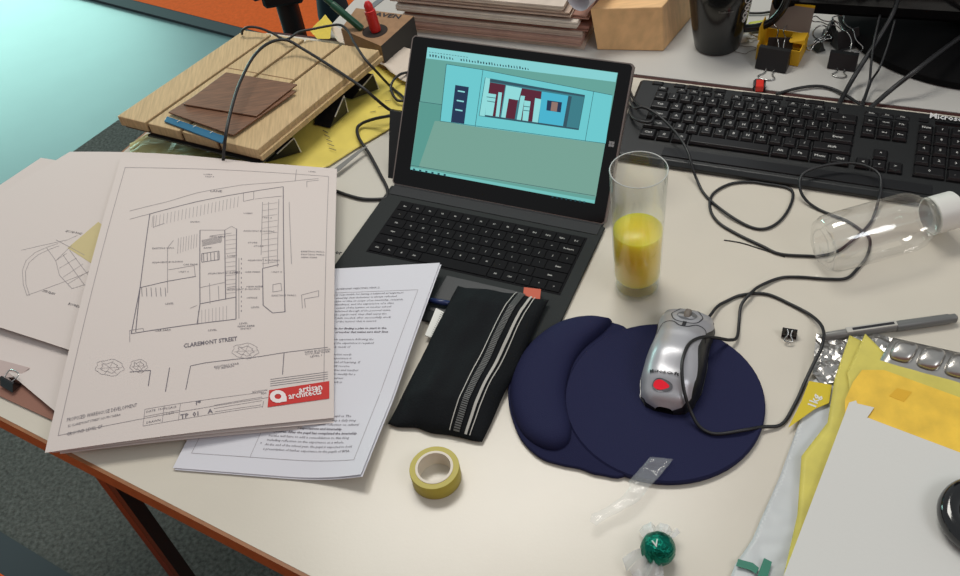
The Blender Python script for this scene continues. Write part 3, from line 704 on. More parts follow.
def keycap(parent, x0, x1, y0, y1, z, hgt, m, legend=None, ins=.0012, ls=.0045, sm=None, lm=None, br=.0008):
    g = L()
    def rg(i, zz): return [(x0 + i, y0 + i, zz), (x1 - i, y0 + i, zz), (x1 - i, y1 - i, zz), (x0 + i, y1 - i, zz)]
    g.loft([rg(0, z), rg(.0002, z + hgt * .5), rg(ins, z + hgt - .0002), rg(ins + br * .5, z + hgt)])
    if legend:
        vs, fs = text_geo(legend, True); g.cur = 1
        wdt = max(p[0] for p in vs) * ls
        sx = min(1, (x1 - x0 - 2 * ins - .002) / wdt)
        ox = (x0 + x1) / 2 - wdt * sx / 2; oy = (y0 + y1) / 2 - ls * .35
        g.add([(ox + p[0] * ls * sx, oy + p[1] * ls, z + hgt + .00015) for p in vs], fs)
    return g.build('key', [m, lm or M_legend], parent)
M_legend = mat('key_legend', (190, 190, 186), .5)
def krows(rows, x0, xs, ytop, rowh, fn):
    for i, row in enumerate(rows):
        x = x0; y1 = ytop - i * rowh
        for t in row:
            lab, wd = t if isinstance(t, tuple) else (t, 1)
            if lab is not None: fn(lab, x, x + wd * xs, y1 - rowh, y1)
            x += wd * xs
KX0, KX1, KYT, KYB = .031, .294, -.0345, -.1345
# shallow tray under the keys
g = L(); g.box(KX0 - .002, KX1 + .002, KYB - .002, KYT + .002, .0053, .0056); g.build('key_tray', M_key, lap)
rows = [[(c, 1.0357) for c in ('Esc', 'F1', 'F2', 'F3', 'F4', 'F5', 'F6', 'F7', 'F8', 'Home', 'End', 'PgUp', 'PgDn', 'Del')],
        ['~', '1', '2', '3', '4', '5', '6', '7', '8', '9', '0', '-', '=', ('Backspace', 1.5)],
        [('Tab', 1.4), 'Q', 'W', 'E', 'R', 'T', 'Y', 'U', 'I', 'O', 'P', '[', ']', ('\\', 1.1)],
        [('Caps', 1.75), 'A', 'S', 'D', 'F', 'G', 'H', 'J', 'K', 'L', ';', "'", ('Enter', 1.75)],
        [('Shift', 2.2), 'Z', 'X', 'C', 'V', 'B', 'N', 'M', ',', '.', '/', ('Shift', 2.3)],
        [('Ctrl', 1), ('Fn', 1), ('\u25a0', 1), ('Alt', 1), (' ', 5.2), ('Alt', 1.05), ('Ctrl', 1.05), ('<', 1.05), ('^', 1.1), ('>', 1.05)]]
tot = 14.5
xs = (KX1 - KX0) / tot; rh = (KYT - KYB) / 6
krows(rows, KX0, xs, KYT, rh, lambda lab, a, b, c, d: keycap(lap, a + .0005, b - .0005, c + .0005, d - .0005, .0056, .0013, M_key, lab if lab.strip() and lab != '\u25a0' else ('#' if lab == '\u25a0' else None), .0003, .0034))
g = L(); g.box(.150, .248, -.206, -.146, .0052, .0057, .0003); g.build('trackpad', mat('trackpad', (44, 46, 48), .45), lap)

# black box standing behind the laptop's left side
g_ = P(389, 178, 0)
bx = thing('docking_box', LO, 'narrow black box leaning behind the left edge of the laptop screen', 'box', la)
g = L(); bo4 = [(-.015, .004), (.022, .004), (.022, .100), (-.027, .100)]; g.prism([tp(x, y, -.038) for x, y in bo4], [tp(x, y, -.0152) for x, y in bo4]); g.build('box_body', M_black, bx, bevel=.001)
g = L(); tbox(g, -.025, .020, .1003, .1015, -.036, -.017, .001); g.build('box_top', M_blackg, bx)

# ------------------------------------------------------------------ desktop keyboard
KA = R(-28); KO = P(640, 82, .018); KO.z = TZ; KO += Vector((.469, .883, 0)) * .007
kb = thing('keyboard', KO, 'long black desktop keyboard lying behind the glass and plastic bottle', 'keyboard', KA)
W, D = .480, .174
M_kb = mat('keyboard_plastic', (30, 32, 33), .36, bump=.1, bscale=800); M_kk = mat('keyboard_key', (22, 22, 24), .36)
g = L()
rings = []
for y, z1, z0, cx in ((-D, .006, .0015, .010), (-D + .006, .011, .0005, .003), (-D + .03, .0125, .0005, 0), (-.006, .0215, .0005, 0), (-.0, .018, .003, .004)):
    rings.append([(cx, y, z0), (W - cx, y, z0), (W - cx, y, z1 - .003), (W - cx - .004, y, z1), (cx + .004, y, z1), (cx, y, z1 - .003)])
g.loft(rings); g.build('keyboard_body', M_kb, kb, bevel=.001)
def kz(y): return .0125 + (y + D - .03) / (D - .036) * .009
class KL(L): pass
def kkey(lab, a, b, c, d, gap=.0009, hgt=.0065, ls=.0062, ins=.0022):
    zz = kz((c + d) / 2) - .001
    keycap(kb, a + gap, b - gap, c + gap, d - gap, zz, hgt, M_kk, lab if lab.strip() else None, ins, ls, br=.001)
ky0 = .030; pitch = .0186; KR = .0208; ktop = -.030
rowsk = [['~', '1', '2', '3', '4', '5', '6', '7', '8', '9', '0', '-', '=', ('\u2190', 2)],
         [('Tab', 1.5), 'Q', 'W', 'E', 'R', 'T', 'Y', 'U', 'I', 'O', 'P', '[', ']', ('\\', 1.5)],
         [('Caps', 1.75), 'A', 'S', 'D', 'F', 'G', 'H', 'J', 'K', 'L', ';', "'", ('Enter', 2.25)],
         [('Shift', 2.25), 'Z', 'X', 'C', 'V', 'B', 'N', 'M', ',', '.', '/', ('Shift', 2.75)],
         [('Ctrl', 1.3), ('#', 1.15), ('Alt', 1.25), (' ', 5.9), ('Alt', 1.3), ('Fn', 1.4), ('Menu', 1.3), ('Ctrl', 1.4)]]
krows(rowsk, ky0, pitch, ktop, KR, kkey)
for i in range(13):            # function row
    x = ky0 + (0 if i == 0 else .0186 * (i + .55 + .35 * ((i - 1) // 4)) ) * .96
    kkey('Esc' if i == 0 else 'F%d' % i, x, x + .0165, -.0272, -.0162, hgt=.004, ls=.0042)
for j, r_ in enumerate((('PrSc', 'Scr', 'Pau'), ('Ins', 'Hom', 'PUp'), ('Del', 'End', 'PDn'))):
    for i, t in enumerate(r_):
        y1 = -.0162 if j == 0 else ktop - (j - 1) * KR
        kkey(t, .3145 + i * .0196, .3145 + (i + 1) * .0196, y1 - (.011 if j == 0 else KR), y1, hgt=.004 if j == 0 else .0065, ls=.0042)
for x, y, t in ((1, 3, '^'), (0, 4, '<'), (1, 4, 'v'), (2, 4, '>')):
    kkey(t, .3145 + x * .0196, .3145 + (x + 1) * .0196, ktop - (y + 1) * KR, ktop - y * KR)
for j, r_ in enumerate((('Num', '/', '*'), ('7', '8', '9'), ('4', '5', '6'), ('1', '2', '3'))):
    for i, t in enumerate(r_): kkey(t, .384 + i * .0196, .384 + (i + 1) * .0196, ktop - (j + 1) * KR, ktop - j * KR)
kkey('0', .384, .384 + .0392, ktop - 5 * KR, ktop - 4 * KR); kkey('.', .4232, .4428, ktop - 5 * KR, ktop - 4 * KR)
g = L()
for a, b in ((.020, .036), (.052, .068), (.0715, .0875), (.091, .107), (.1105, .1265), (.150, .176), (.180, .206), (.210, .236), (.240, .262)):
    z = kz(-.012); g.loft([[(a + i, -.014 + i * .4, zz), (b - i, -.014 + i * .4, zz), (b - i + .0, -.006 - i * .4, zz), (a + i, -.006 - i * .4, zz)] for i, zz in ((0, z - .002), (0, z + .001), (.002, z + .002))])
for j in range(4):
    g.box(.4428 + .0008, .4615 - .0008, ktop - (j + 1) * KR + .001, ktop - j * KR - .001, kz(ktop - j * KR) - .001, kz(ktop - j * KR) + .004, .0008)
g.build('media_keys', M_kk, kb)['kind'] = 'stuff'
g = L(); z = kz(-.172)
g.box(.07, .41, -D + .012, -D + .030, .0115, .0132, .0006); g.build('front_strip', mat('strip_gloss', (34, 35, 37), .3), kb)
vs, fs = text_geo('Microsoft', True); g = L(); 
g.add([(.396 + x * .0125, -.0160 + y * .0145, kz(-.012) + .0022 + y * .001) for x, y in vs], fs); g.build('brand_lettering', mat('white_print', (215, 215, 215), .5), kb)
g = L(); g.box(.384, .396, -.0245, -.018, kz(-.02) - .001, kz(-.02) + .0022, .001); g.build('round_button', M_kk, kb)
g = L(); g.box(.404, .456, -.0255, -.0185, kz(-.02) - .001, kz(-.02) + .0006, .0005); g.build('indicator_strip', M_blackg, kb)

# ------------------------------------------------------------------ glass of juice
gc = P(637, 287, 0)
glass = thing('drinking_glass', gc, 'straight clear drinking glass half full of orange juice', 'glass')
M_glass = clear_mat('clear_glass', (253, 254, 253), .10)
hG = .181
g = L(); g.lathe([(.0001, .0005), (.024, .0005), (.0265, .003), (.0275, .010), (.0312, hG - .001), (.0308, hG), (.0300, hG - .001), (.0266, .024), (.024, .021), (.0001, .020)], (0, 0, 0), n=48)
g.build('glass_wall', M_glass, glass, True)
g = L(); g.tube([(.0308 * math.cos(a), .0308 * math.sin(a), hG) for a in [2 * math.pi * i / 40 for i in range(41)]], .0006, 6, False); g.build('rim', mat('rim_glint', (200, 204, 200), .1), glass, 'all')  # opaque pale ring: the bright glint along the rim is put into its colour
g = L(); g.lathe([(.0001, .004), (.0245, .004), (.0255, .008), (.0250, .009), (.0001, .009)], (0, 0, 0), n=40); g.build('glass_foot', clear_mat('foot_glass', (246, 247, 240), .6), glass, True)
M_juice = mat('orange_juice', (252, 216, 60), .3, spec=.5, emit=None)
M_juice.node_tree.nodes['Principled BSDF'].inputs['Subsurface Weight'].default_value = 1
M_juice.node_tree.nodes['Principled BSDF'].inputs['Subsurface Radius'].default_value = (.04, .032, .008)
M_juice.node_tree.nodes['Principled BSDF'].inputs['Subsurface Scale'].default_value = 1
g = L(); g.lathe([(.0001, .0208), (.0236, .0212), (.0262, .0255), (.0280, .094), (.0276, .0945), (.0001, .0940)], (0, 0, 0), n=40); g.build('juice', M_juice, glass, 'all')

# ------------------------------------------------------------------ plastic bottle
b_a = P(822, 246, .0345); b_b = P(945, 212, .0345)
ax = (b_b - b_a); ax.z = 0; ax.normalize()
bot = thing('plastic_bottle', Vector((b_a.x, b_a.y, TZ)), 'clear empty plastic bottle with white cap lying on the cable', 'bottle')
M_pet = clear_mat('clear_plastic', (255, 255, 255), .5, .07, bump=.07, bscale=55)
def ring_sq(r, h, k):          # rounded-square cross section
    a = Vector((0, 0, 1)); b = ax.cross(a); c = Vector((b_a.x, b_a.y, TZ + .0345)) + ax * h; out = []
    for i in range(40):
        t = 2 * math.pi * i / 40 + .25; cs, sn = math.cos(t), math.sin(t)
        f = 1 / (abs(cs) ** k + abs(sn) ** k) ** (1 / k); out.append(c + (a * math.cos(t - .25 + .0) + b * math.sin(t - .25)) * r * f)
    return out
prof = [(.006, .010, 2), (.020, .006, 2), (.026, .000, 2.1), (.031, .003, 2.1), (.0340, .010, 2.15), (.0345, .070, 2.15), (.0345, .108, 2.15), (.0335, .117, 2.1), (.029, .126, 2), (.0235, .131, 2), (.0210, .134, 2), (.0210, .146, 2)]
g = G(); g.loft([ring_sq(*p) for p in prof], cap=True)
g.build('bottle_body', M_pet, bot, 'all')
g = G(); g.lathe([(.0240, .1345), (.0240, .1365), (.0210, .1375)], Vector((b_a.x, b_a.y, TZ + .0345)), ax, 24); g.build('neck_ring', M_pet, bot, 'all')
g = G(); c = Vector((b_a.x, b_a.y, TZ + .0345))
pr = []
g.lathe([(.0210, .1385), (.0228, .139), (.0228, .168), (.0210, .170), (.0001, .170)], c, ax, 36); g.build('cap', M_white, bot, True)

# ------------------------------------------------------------------ mouse pad
pad = thing('mouse_pad', P(640, 400, 0), 'dark navy round mouse pad with a raised gel wrist rest', 'mouse pad')
M_pad = mat('navy_fabric', (29, 32, 66), .8, spec=.25, bump=.25, bscale=900); M_padd = M_pad
cx, cy, cr = .17494, .58801, .10525
circ_ = [Vector((cx + cr * math.cos(t), cy + cr * math.sin(t), 0)) for t in [2 * math.pi * i / 64 for i in range(64)]]
outl = crom([P(x, y, .005) for x, y in ((612, 322), (600, 320), (580, 317), (562, 321), (540, 334), (522, 352), (511, 374), (508, 396), (512, 418), (522, 440), (540, 457), (560, 464), (580, 468), (600, 474), (630, 470), (650, 400), (632, 335), (612, 322))], 5)[:-1]
ctr = sum(outl, Vector()) / len(outl)
def sc(pts, k, c): return [c + (p - c) * k for p in pts]
def zed(pts, z): return [(p.x, p.y, TZ + z) for p in pts]
g = G(); g.loft([zed(sc(outl, .99, ctr), .0004), zed(outl, .002), zed(outl, .0045), zed(sc(outl, .985, ctr), .0058)]); g.build('base', M_padd, pad, 'all')
cc = Vector((cx, cy, 0))
g = G(); g.loft([zed(sc(circ_, .985, cc), .0004), zed(sc(circ_, 1, cc), .002), zed(sc(circ_, 1, cc), .006), zed(sc(circ_, .985, cc), .0078)]); g.build('round_surface', M_pad, pad, True)
wr = crom([P(x, y, .008) for x, y in ((612, 321), (590, 318), (566, 320), (543, 332), (524, 351), (513, 374), (510, 396), (514, 416), (524, 434), (540, 446), (556, 449), (568, 442), (571, 428), (567, 408), (566, 388), (572, 365), (584, 347), (602, 332), (612, 321))], 5)[:-1]
spine = [P(x, y, .008) for x, y in ((595, 325), (567, 342), (546, 365), (539, 390), (541, 412), (550, 432))]
spine = crom(spine, 8)
def near(p): return min(spine, key=lambda q: (q.xy - p.xy).length)
rings = []
for k, z in ((1, .0045), (1.0, .0075), (.93, .0125), (.8, .0165), (.6, .0192), (.35, .0208), (.12, .0213)):
    rings.append([(near(p).x + (p.x - near(p).x) * k, near(p).y + (p.y - near(p).y) * k, TZ + z * (1 if z < .008 else .9)) for p in wr])
g = G(); g.loft(rings); g.build('wrist_rest', M_pad, pad, 'all')

# ------------------------------------------------------------------ mouse
ma = P(664, 413, .008); mb = P(690, 313, .012)
ma.z = mb.z = TZ + .0079
mdir = (mb - ma); ML = mdir.length; 
mouse = thing('computer_mouse', ma, 'silver computer mouse with black sides and red light on the navy pad', 'mouse', math.atan2(mdir.y, mdir.x) - math.pi / 2)
def lerp(tab, t):
    for (a, va), (b, vb) in zip(tab[:-1], tab[1:]):
        if t <= b:
            k = (t - a) / (b - a); k = k * k * (3 - 2 * k); return va + (vb - va) * k
    return tab[-1][1]
Wt_ = [(0, .010), (.03, .022), (.1, .0285), (.25, .0325), (.45, .0325), (.65, .030), (.85, .0315), (.95, .028), (1, .016)]
Ht_ = [(0, .010), (.05, .022), (.2, .034), (.4, .040), (.6, .036), (.8, .026), (.95, .016), (1, .010)]
St_ = [(0, .62), (.1, .80), (.25, .80), (.5, .56), (.7, .62), (.9, .86), (1, .95)]    # half share of the silver top
def ms(t, s, off=0.):          # s in -1..1 around the back of the mouse
    w_, h_ = lerp(Wt_, t), lerp(Ht_, t); a = s * math.pi / 2
    e = .72
    x = math.copysign(abs(math.sin(a)) ** e, a) * (w_ + off); z = abs(math.cos(a)) ** .75 * (h_ + off)
    return (x, t * ML, z)
NT = 40
def patch(g, f0, f1, t0=0, t1=1, n=16, nt=NT, off=0.):
    vs = []; fs = []
    for i in range(nt + 1):
        t = t0 + (t1 - t0) * i / nt
        for j in range(n + 1):
            s = f0(t) + (f1(t) - f0(t)) * j / n; vs.append(ms(t, s, off))
            if i and j: k = i * (n + 1) + j; fs.append([k, k - 1, k - n - 2, k - n - 1])
    g.add(vs, fs)
sv = lambda t: lerp(St_, t)
sl = lambda t: -min(1, sv(t) * 1.18); sr = lambda t: sv(t) * (.66 + .25 * max(0, 1 - t / .2) if t < .5 else .66 + .34 * min(1, (t - .5) / .3))
M_silver = mat('silver_plastic', (186, 186, 190), .34, metal=.4, spec=.6)
g = L(); patch(g, sl, sr); sh = g.build('top_shell', M_silver, mouse, 'all')
g = L(); patch(g, lambda t: -1, sl, n=8); patch(g, sr, lambda t: 1, n=8)
g.loft([[ms(i / NT, -1) for i in range(NT + 1)] + [ms(1 - i / NT, 1) for i in range(NT + 1)], [(p[0], p[1], -.0) for p in [ms(i / NT, -1) for i in range(NT + 1)] + [ms(1 - i / NT, 1) for i in range(NT + 1)]]], cap=False)
g.build('side_grip', M_black, mouse, 'all')
g = L(); g.loft([[(x * 1.02, y, .002) for x, y, z in [ms(i / NT, -1) for i in range(NT + 1)] + [ms(1 - i / NT, 1) for i in range(NT + 1)]], [(x * .97, y, 0.0) for x, y, z in [ms(i / NT, -1) for i in range(NT + 1)] + [ms(1 - i / NT, 1) for i in range(NT + 1)]]]); g.build('base', M_blackg, mouse)
def seam(g, pts, wd=.0007, off=.00025):
    pp_ = crom([Vector((t, s, 0)) for t, s in pts], 6); vs = []; fs = []
    for i, p in enumerate(pp_):
        q = pp_[min(i + 1, len(pp_) - 1)] - pp_[max(0, i - 1)]; q = Vector((q.x * ML, q.y * .045, 0)).normalized()
        n_ = Vector((-q.y / ML, q.x / .045, 0)) * wd
        vs += [ms(p.x + n_.x, p.y + n_.y, off), ms(p.x - n_.x, p.y - n_.y, off)]
        if i: fs.append([2 * i - 2, 2 * i - 1, 2 * i + 1, 2 * i])
    g.add(vs, fs)
g = L(); seam(g, [(.60, -.62), (.72, -.50), (.74, -.2), (.68, -.05), (.68, .05), (.74, .2), (.72, .5), (.60, .62)]); seam(g, [(.68, 0), (.74, 0), (.76, 0)])
for k in range(1): seam(g, [(.86 + .115 * math.cos(a), .28 * math.sin(a)) for a in [2 * math.pi * i / 16 for i in range(17)]], .0006)
g.build('button_seam', M_inkd, sh)
wz = ms(.86, 0)[2]
g = L(); g.lathe([(.0001, -.0035), (.0095, -.0035), (.011, -.002), (.011, .002), (.0095, .0035), (.0001, .0035)], (0, .86 * ML, wz - .006), (1, 0, 0), 28); g.build('scroll_wheel', mat('wheel_rubber', (120, 112, 104), .6), mouse, True)
g = L(); 
vs = [ms(.86 + .075 * math.cos(a), .15 * math.sin(a), .0004) for a in [2 * math.pi * i / 24 for i in range(24)]]; g.add(vs, [list(range(24))]); g.build('wheel_slot', mat('slot_grey', (120, 122, 126), .4, metal=.5), sh)
g = L(); g.add([ms(.105 + .030 * math.cos(a), -.12 + .13 * math.sin(a), .0016) for a in [2 * math.pi * i / 24 for i in range(24)]], [list(range(24))]); g.add([ms(.105 + .042 * math.cos(a), -.12 + .175 * math.sin(a), .0010) for a in [2 * math.pi * i / 24 for i in range(24)]], [list(range(24))])
g.mi = [0, 1]
g.build('light_window', [mat('red_light', (120, 8, 14), .2, emit=(215, 24, 44), es=.8), mat('slot_grey', (120, 122, 126))], mouse)
vs, fs = text_geo('Microsoft', True); g = L()
g.add([ms(.180 + y * .042, -.40 + x * .13, .0011) for x, y in vs], fs); g.build('brand_lettering', M_inkd, mouse)

# mouse cable, one long run from the mouse nose to behind the laptop
cz = .0022
run = [(703, 326, .018), (707, 320, .010), (717, 307, .005), (727, 301, .0025), (742, 295, cz), (766, 294, cz), (790, 304, cz), (812, 316, cz + .002), (823, 329, .012), (822, 346, .016), (814, 363, .010), (805, 382, .004), (796, 402, cz), (782, 424, cz), (762, 427, .006), (745, 430, .011), (716, 434, .0105), (700, 427, .012), (691, 412, .020), (685, 395, .034), (682, 375, .046), (683, 358, .050), (690, 343, .046), (703, 337, .037), (717, 338, .022), (730, 340, .010), (737, 337, .005), (739, 322, cz), (741, 306, cz + .003), (749, 295, .0065), (760, 286, cz + .002), (780, 278, cz), (799, 277, cz), (828, 279, cz), (847, 278, cz), (858, 268, cz), (866, 258, cz), (870, 245, cz), (868, 236, cz), (858, 228, cz), (847, 221, cz), (832, 215, cz), (818, 209, cz), (806, 200, .006), (800, 188, .014), (803, 174, .022), (822, 166, .026), (847, 163, .026), (866, 166, .026), (879, 174, .024), (881, 186, .020), (878, 202, .008), (872, 220, .003), (862, 232, .0025), (848, 244, .0025), (836, 252, .0025), (820, 256, cz), (808, 256, cz), (780, 254, cz), (762, 246, cz), (737, 234, cz), (718, 222, cz), (710, 208, cz), (713, 194, cz + .0), (730, 184, cz), (750, 182, cz), (766, 184, cz), (788, 188, cz), (793, 196, cz), (787, 212, cz), (776, 224, cz), (763, 229, cz), (748, 226, cz), (726, 213, cz + .002), (706, 196, cz), (697, 180, .006), (692, 166, .018), (688, 152, .026), (680, 138, .030), (668, 124, .032), (655, 113, .034), (643, 107, .034), (635, 108, .03), (630, 100, .025), (627, 86, .012), (623, 74, .004)]
cable('mouse_cable', run, .0019, None, h=None, parent=mouse)
mc = COL.objects[-1]
cable('usb_cable', [(623, 97, .006), (628, 104, .012), (632, 116, .022), (640, 121, .026), (650, 122, .027), (654, 116, .028), (648, 109, .028), (640, 106, .026), (632, 96, .02), (628, 84, .006), (625, 72, .003)], .0021, 'short black cable loop over the left end of the keyboard')
# thin grey lead beside the loop
cable('thin_cable', [(724, 240, .0008), (742, 243, .0008), (764, 250, .0008), (785, 257, .0008)], .0007, 'thin grey lead lying beside the looped mouse cable')

# ------------------------------------------------------------------ pencil case
O_ = P(392, 425, 0)
def cas(x, y, z=0): return P(x, y, z)
pc = thing('pencil_case', P(470, 365, .0), 'black fabric pencil case with striped zips across the laptop corner', 'pencil case')
CQ = [P(388, 424, .004), P(482, 442, .004), P(549, 300, .012), P(458, 286, .012)]
sB = Sheet(*CQ)
def puff(u, v):
    e = min(u, 1 - u, .5) * 2; f = min(v, 1 - v, .5) * 2
    return .020 * (min(1, e * 1.8) ** .5) * (min(1, f * 3.) ** .5) * (1 + .18 * noise.noise(Vector((u * 3, v * 3, 2)))) + .0035 * noise.noise(Vector((u * 6 + v * 2, v * 5, 8)))
def puff_s(u, v): return max(.0005, puff(max(0, min(1, u)), max(0, min(1, v))))
g = G(); n = 48; k = n + 1
def wob(u, v): return sB.at(u + .012 * noise.noise(Vector((v * 5, u * 2, 3))) , v + .012 * noise.noise(Vector((u * 5, v, 9))))
def cbase(u, v):
    return .0058 * max(0, min(1, (v - .35) / .25))
vs = [wob(i / n, j / n) + Vector((0, 0, puff_s(i / n, j / n))) for j in range(k) for i in range(k)] + [wob(i / n, j / n) for j in range(k) for i in range(k)]
fs = []
N = k * k
for j in range(n):
    for i in range(n): a = j * k + i; fs += [[a, a + 1, a + k + 1, a + k], [N + a, N + a + 1, N + a + k + 1, N + a + k]]
bd = [i for i in range(k)] + [j * k + n for j in range(1, k)] + [n * k + i for i in range(n - 1, -1, -1)] + [j * k for j in range(n - 1, 0, -1)]
for i in range(len(bd)): a = bd[i]; b = bd[(i + 1) % len(bd)]; fs.append([a, b, N + b, N + a])
g.add(vs, fs); g.build('case_body', mat('black_cloth', (20, 23, 26), .85, spec=.2, bump=.4, bscale=500), pc, 'all')
def cstrip(name, u, wd, m, teeth=0):
    g = G(); W_, H_ = sB.size(); hw = wd / 2 / W_
    def top(u_, v): return wob(u_, v) + Vector((0, 0, puff_s(u_, v) + .0014))
    if not teeth:
        vs = []; fs = []
        for j in range(k):
            v = .012 + .976 * j / n
            vs += [top(u - hw, v), top(u + hw, v)]
            if j: fs.append([2 * j - 2, 2 * j - 1, 2 * j + 1, 2 * j])
        g.add(vs, fs)
    else:
        for j in range(teeth):
            v0 = .012 + .976 * j / teeth; v1 = v0 + .976 / teeth * .55
            a = [top(u - hw, v0), top(u + hw, v0), top(u + hw, v1), top(u - hw, v1)]; g.prism(a, [p + Vector((0, 0, .0008)) for p in a])
    return g.build(name, m, pc)
M_band = mat('zip_band', (12, 12, 14), .7); M_pale = mat('pale_trim', (186, 184, 176), .6)
cstrip('piping', .66, .0010, M_pale); cstrip('zip', .730, .0065, mat('zip_grey', (104, 106, 104), .5), 90)
cstrip('reflective_trim', .825, .0028, M_pale); cstrip('reflective_trim', .868, .0010, M_pale)
g = G(); q = [P(524, 288, .013), P(541, 290, .013), P(540, 300, .014), P(523, 299, .014)]; g.prism(q, [p + Vector((0, 0, .0015)) for p in q]); g.build('zip_pull_tag', mat('coral_tag', (200, 96, 72), .7), pc)
# ruler and pen poking out at the left of the case
ru = [P(425, 335, .008), P(432, 338, .008), P(444, 312, .010), P(436, 308, .010)]
g = G(); g.prism([p - Vector((0, 0, .0016)) for p in ru], ru); o = tag(g.build('ruler', M_white), 'white ruler with fine black ticks poking out left of the pencil case', 'ruler')
g = G()
for k_ in range(14):
    t = k_ / 14; a = ru[1].lerp(ru[2], t); b = a.lerp(ru[0].lerp(ru[3], t), .3); d_ = (ru[2] - ru[1]).normalized() * .0004
    g.add([a + Vector((0, 0, .0003)), b + Vector((0, 0, .0003)), b + d_ + Vector((0, 0, .0003)), a + d_ + Vector((0, 0, .0003))], [[0, 1, 2, 3]])
g.build('tick_marks', M_inkd, o)
cable('blue_pen', [(428, 300, .011), (452, 304, .011)], .0035, 'dark blue pen half hidden between text page and pencil case', 'pen', m=mat('blue_pen_plastic', (34, 48, 92), .3))

# ------------------------------------------------------------------ tape roll
tc_ = P(437, 478, 0)
tape = thing('tape_roll', tc_, 'roll of yellowish clear adhesive tape with a white core', 'tape')
M_tape = mat('tape_yellow', (182, 168, 62), .4, spec=.35); 
g = L(); g.lathe([(.0195, .0004), (.0255, .0004), (.0258, .001), (.0258, .0195), (.0255, .020), (.0195, .020)], (0, 0, 0), n=48); 
g.build('tape_winding', M_tape, tape, True)
g = L(); g.lathe([(.0170, .0003), (.0196, .0003), (.0196, .0206), (.0170, .0206), (.0170, .0003)], (0, 0, 0), n=48); g.build('core', mat('tape_core', (224, 214, 196), .5), tape, True)

# ------------------------------------------------------------------ candy + wrapper strip
cn = P(658, 549, .016)
candy = thing('wrapped_chocolate', Vector((cn.x, cn.y, TZ)), 'round chocolate in green foil and twisted clear wrapper', 'chocolate')
g = L(); rings = []
rr = .0160
for i in range(19):
    th = math.pi * i / 18; ring = []
    for j in range(28):
        ph = 2 * math.pi * j / 28; d_ = Vector((math.sin(th) * math.cos(ph), math.sin(th) * math.sin(ph), math.cos(th)))
        r_ = rr * (1 + .05 * noise.noise(d_ * 3.3) + .045 * abs(noise.noise(d_ * 8)))
        ring.append(d_ * r_ + Vector((0, 0, rr * 1.02)))
    rings.append(ring)
g.loft(rings, cap=False); g.build('foil_ball', mat('green_foil', (10, 118, 98), .22, metal=.85, bump=.8, bscale=260), candy)
M_film = film_mat('clear_film', .34)
def fan(a0, L_, n=9, seed=0, zt=.02):
    g = L(); vs = []; fs = []
    for i in range(n + 1):
        for j in range(7):
            t = j / 6; a = a0 + (i / n - .5) * 1.5 * (0.5 + t * .5)
            rr_ = .012 + L_ * t; z = .018 + (i % 2) * .004 * t + zt * t * math.sin(i * 1.1 + seed) * .5 - .010 * t
            vs.append((rr_ * math.cos(a), rr_ * math.sin(a), max(.001, z)))
            if i and j: k = i * 7 + j; fs.append([k, k - 1, k - 8, k - 7])
    g.add(vs, fs); return g
class _L2: pass
def fan2(a0, ln_, seed):
    gg = L(); vs = []; fs = []; n = 10
    for i in range(n + 1):
        for j in range(7):
            t = j / 6; a = a0 + (i / n - .5) * (1.7 - .5 * abs(t - .4)); r_ = .011 + ln_ * t
            z = .019 + (i % 2) * .005 * t - .012 * t + .004 * math.sin(i * 1.7 + seed)
            vs.append((r_ * math.cos(a), r_ * math.sin(a), max(.001, z)))
            if i and j: k = i * 7 + j; fs.append([k, k - 1, k - 8, k - 7])
    gg.add(vs, fs); gg.add([Vector(v) + Vector((0, 0, .0003)) for v in vs], fs); return gg
fan2(R(72), .019, 1).build('wrapper_end', M_film, candy); fan2(R(222), .023, 2).build('wrapper_end', M_film, candy)
vs, fs = text_geo('V', True); g = L()
def onball(x, y):
    d_ = Vector((x, y, math.sqrt(max(0, 1 - x * x - y * y)))); return d_ * rr * 1.1 + Vector((0, 0, rr * 1.02))
g.add([onball(-.35 + x * .5 , -.35 + y * .55) for x, y in vs], fs); g.build('white_mark', M_white, candy)

strip = [(673, 461), (668, 468), (652, 487), (640, 502), (632, 508), (620, 514), (606, 520), (596, 528), (590, 524), (592, 516), (606, 510), (622, 500), (630, 490), (628, 484), (640, 470), (650, 460)]
crumple('film_wrapper', film_mat('strip_film', .12, .08, .5, 60), pp(strip, .008), TZ + .0085, th=.0003, amp=.007, freq=45, cuts=4, smooth=True)
tag(COL.objects[-1], 'torn clear plastic wrapper strip across the mouse pad edge', 'wrapper')

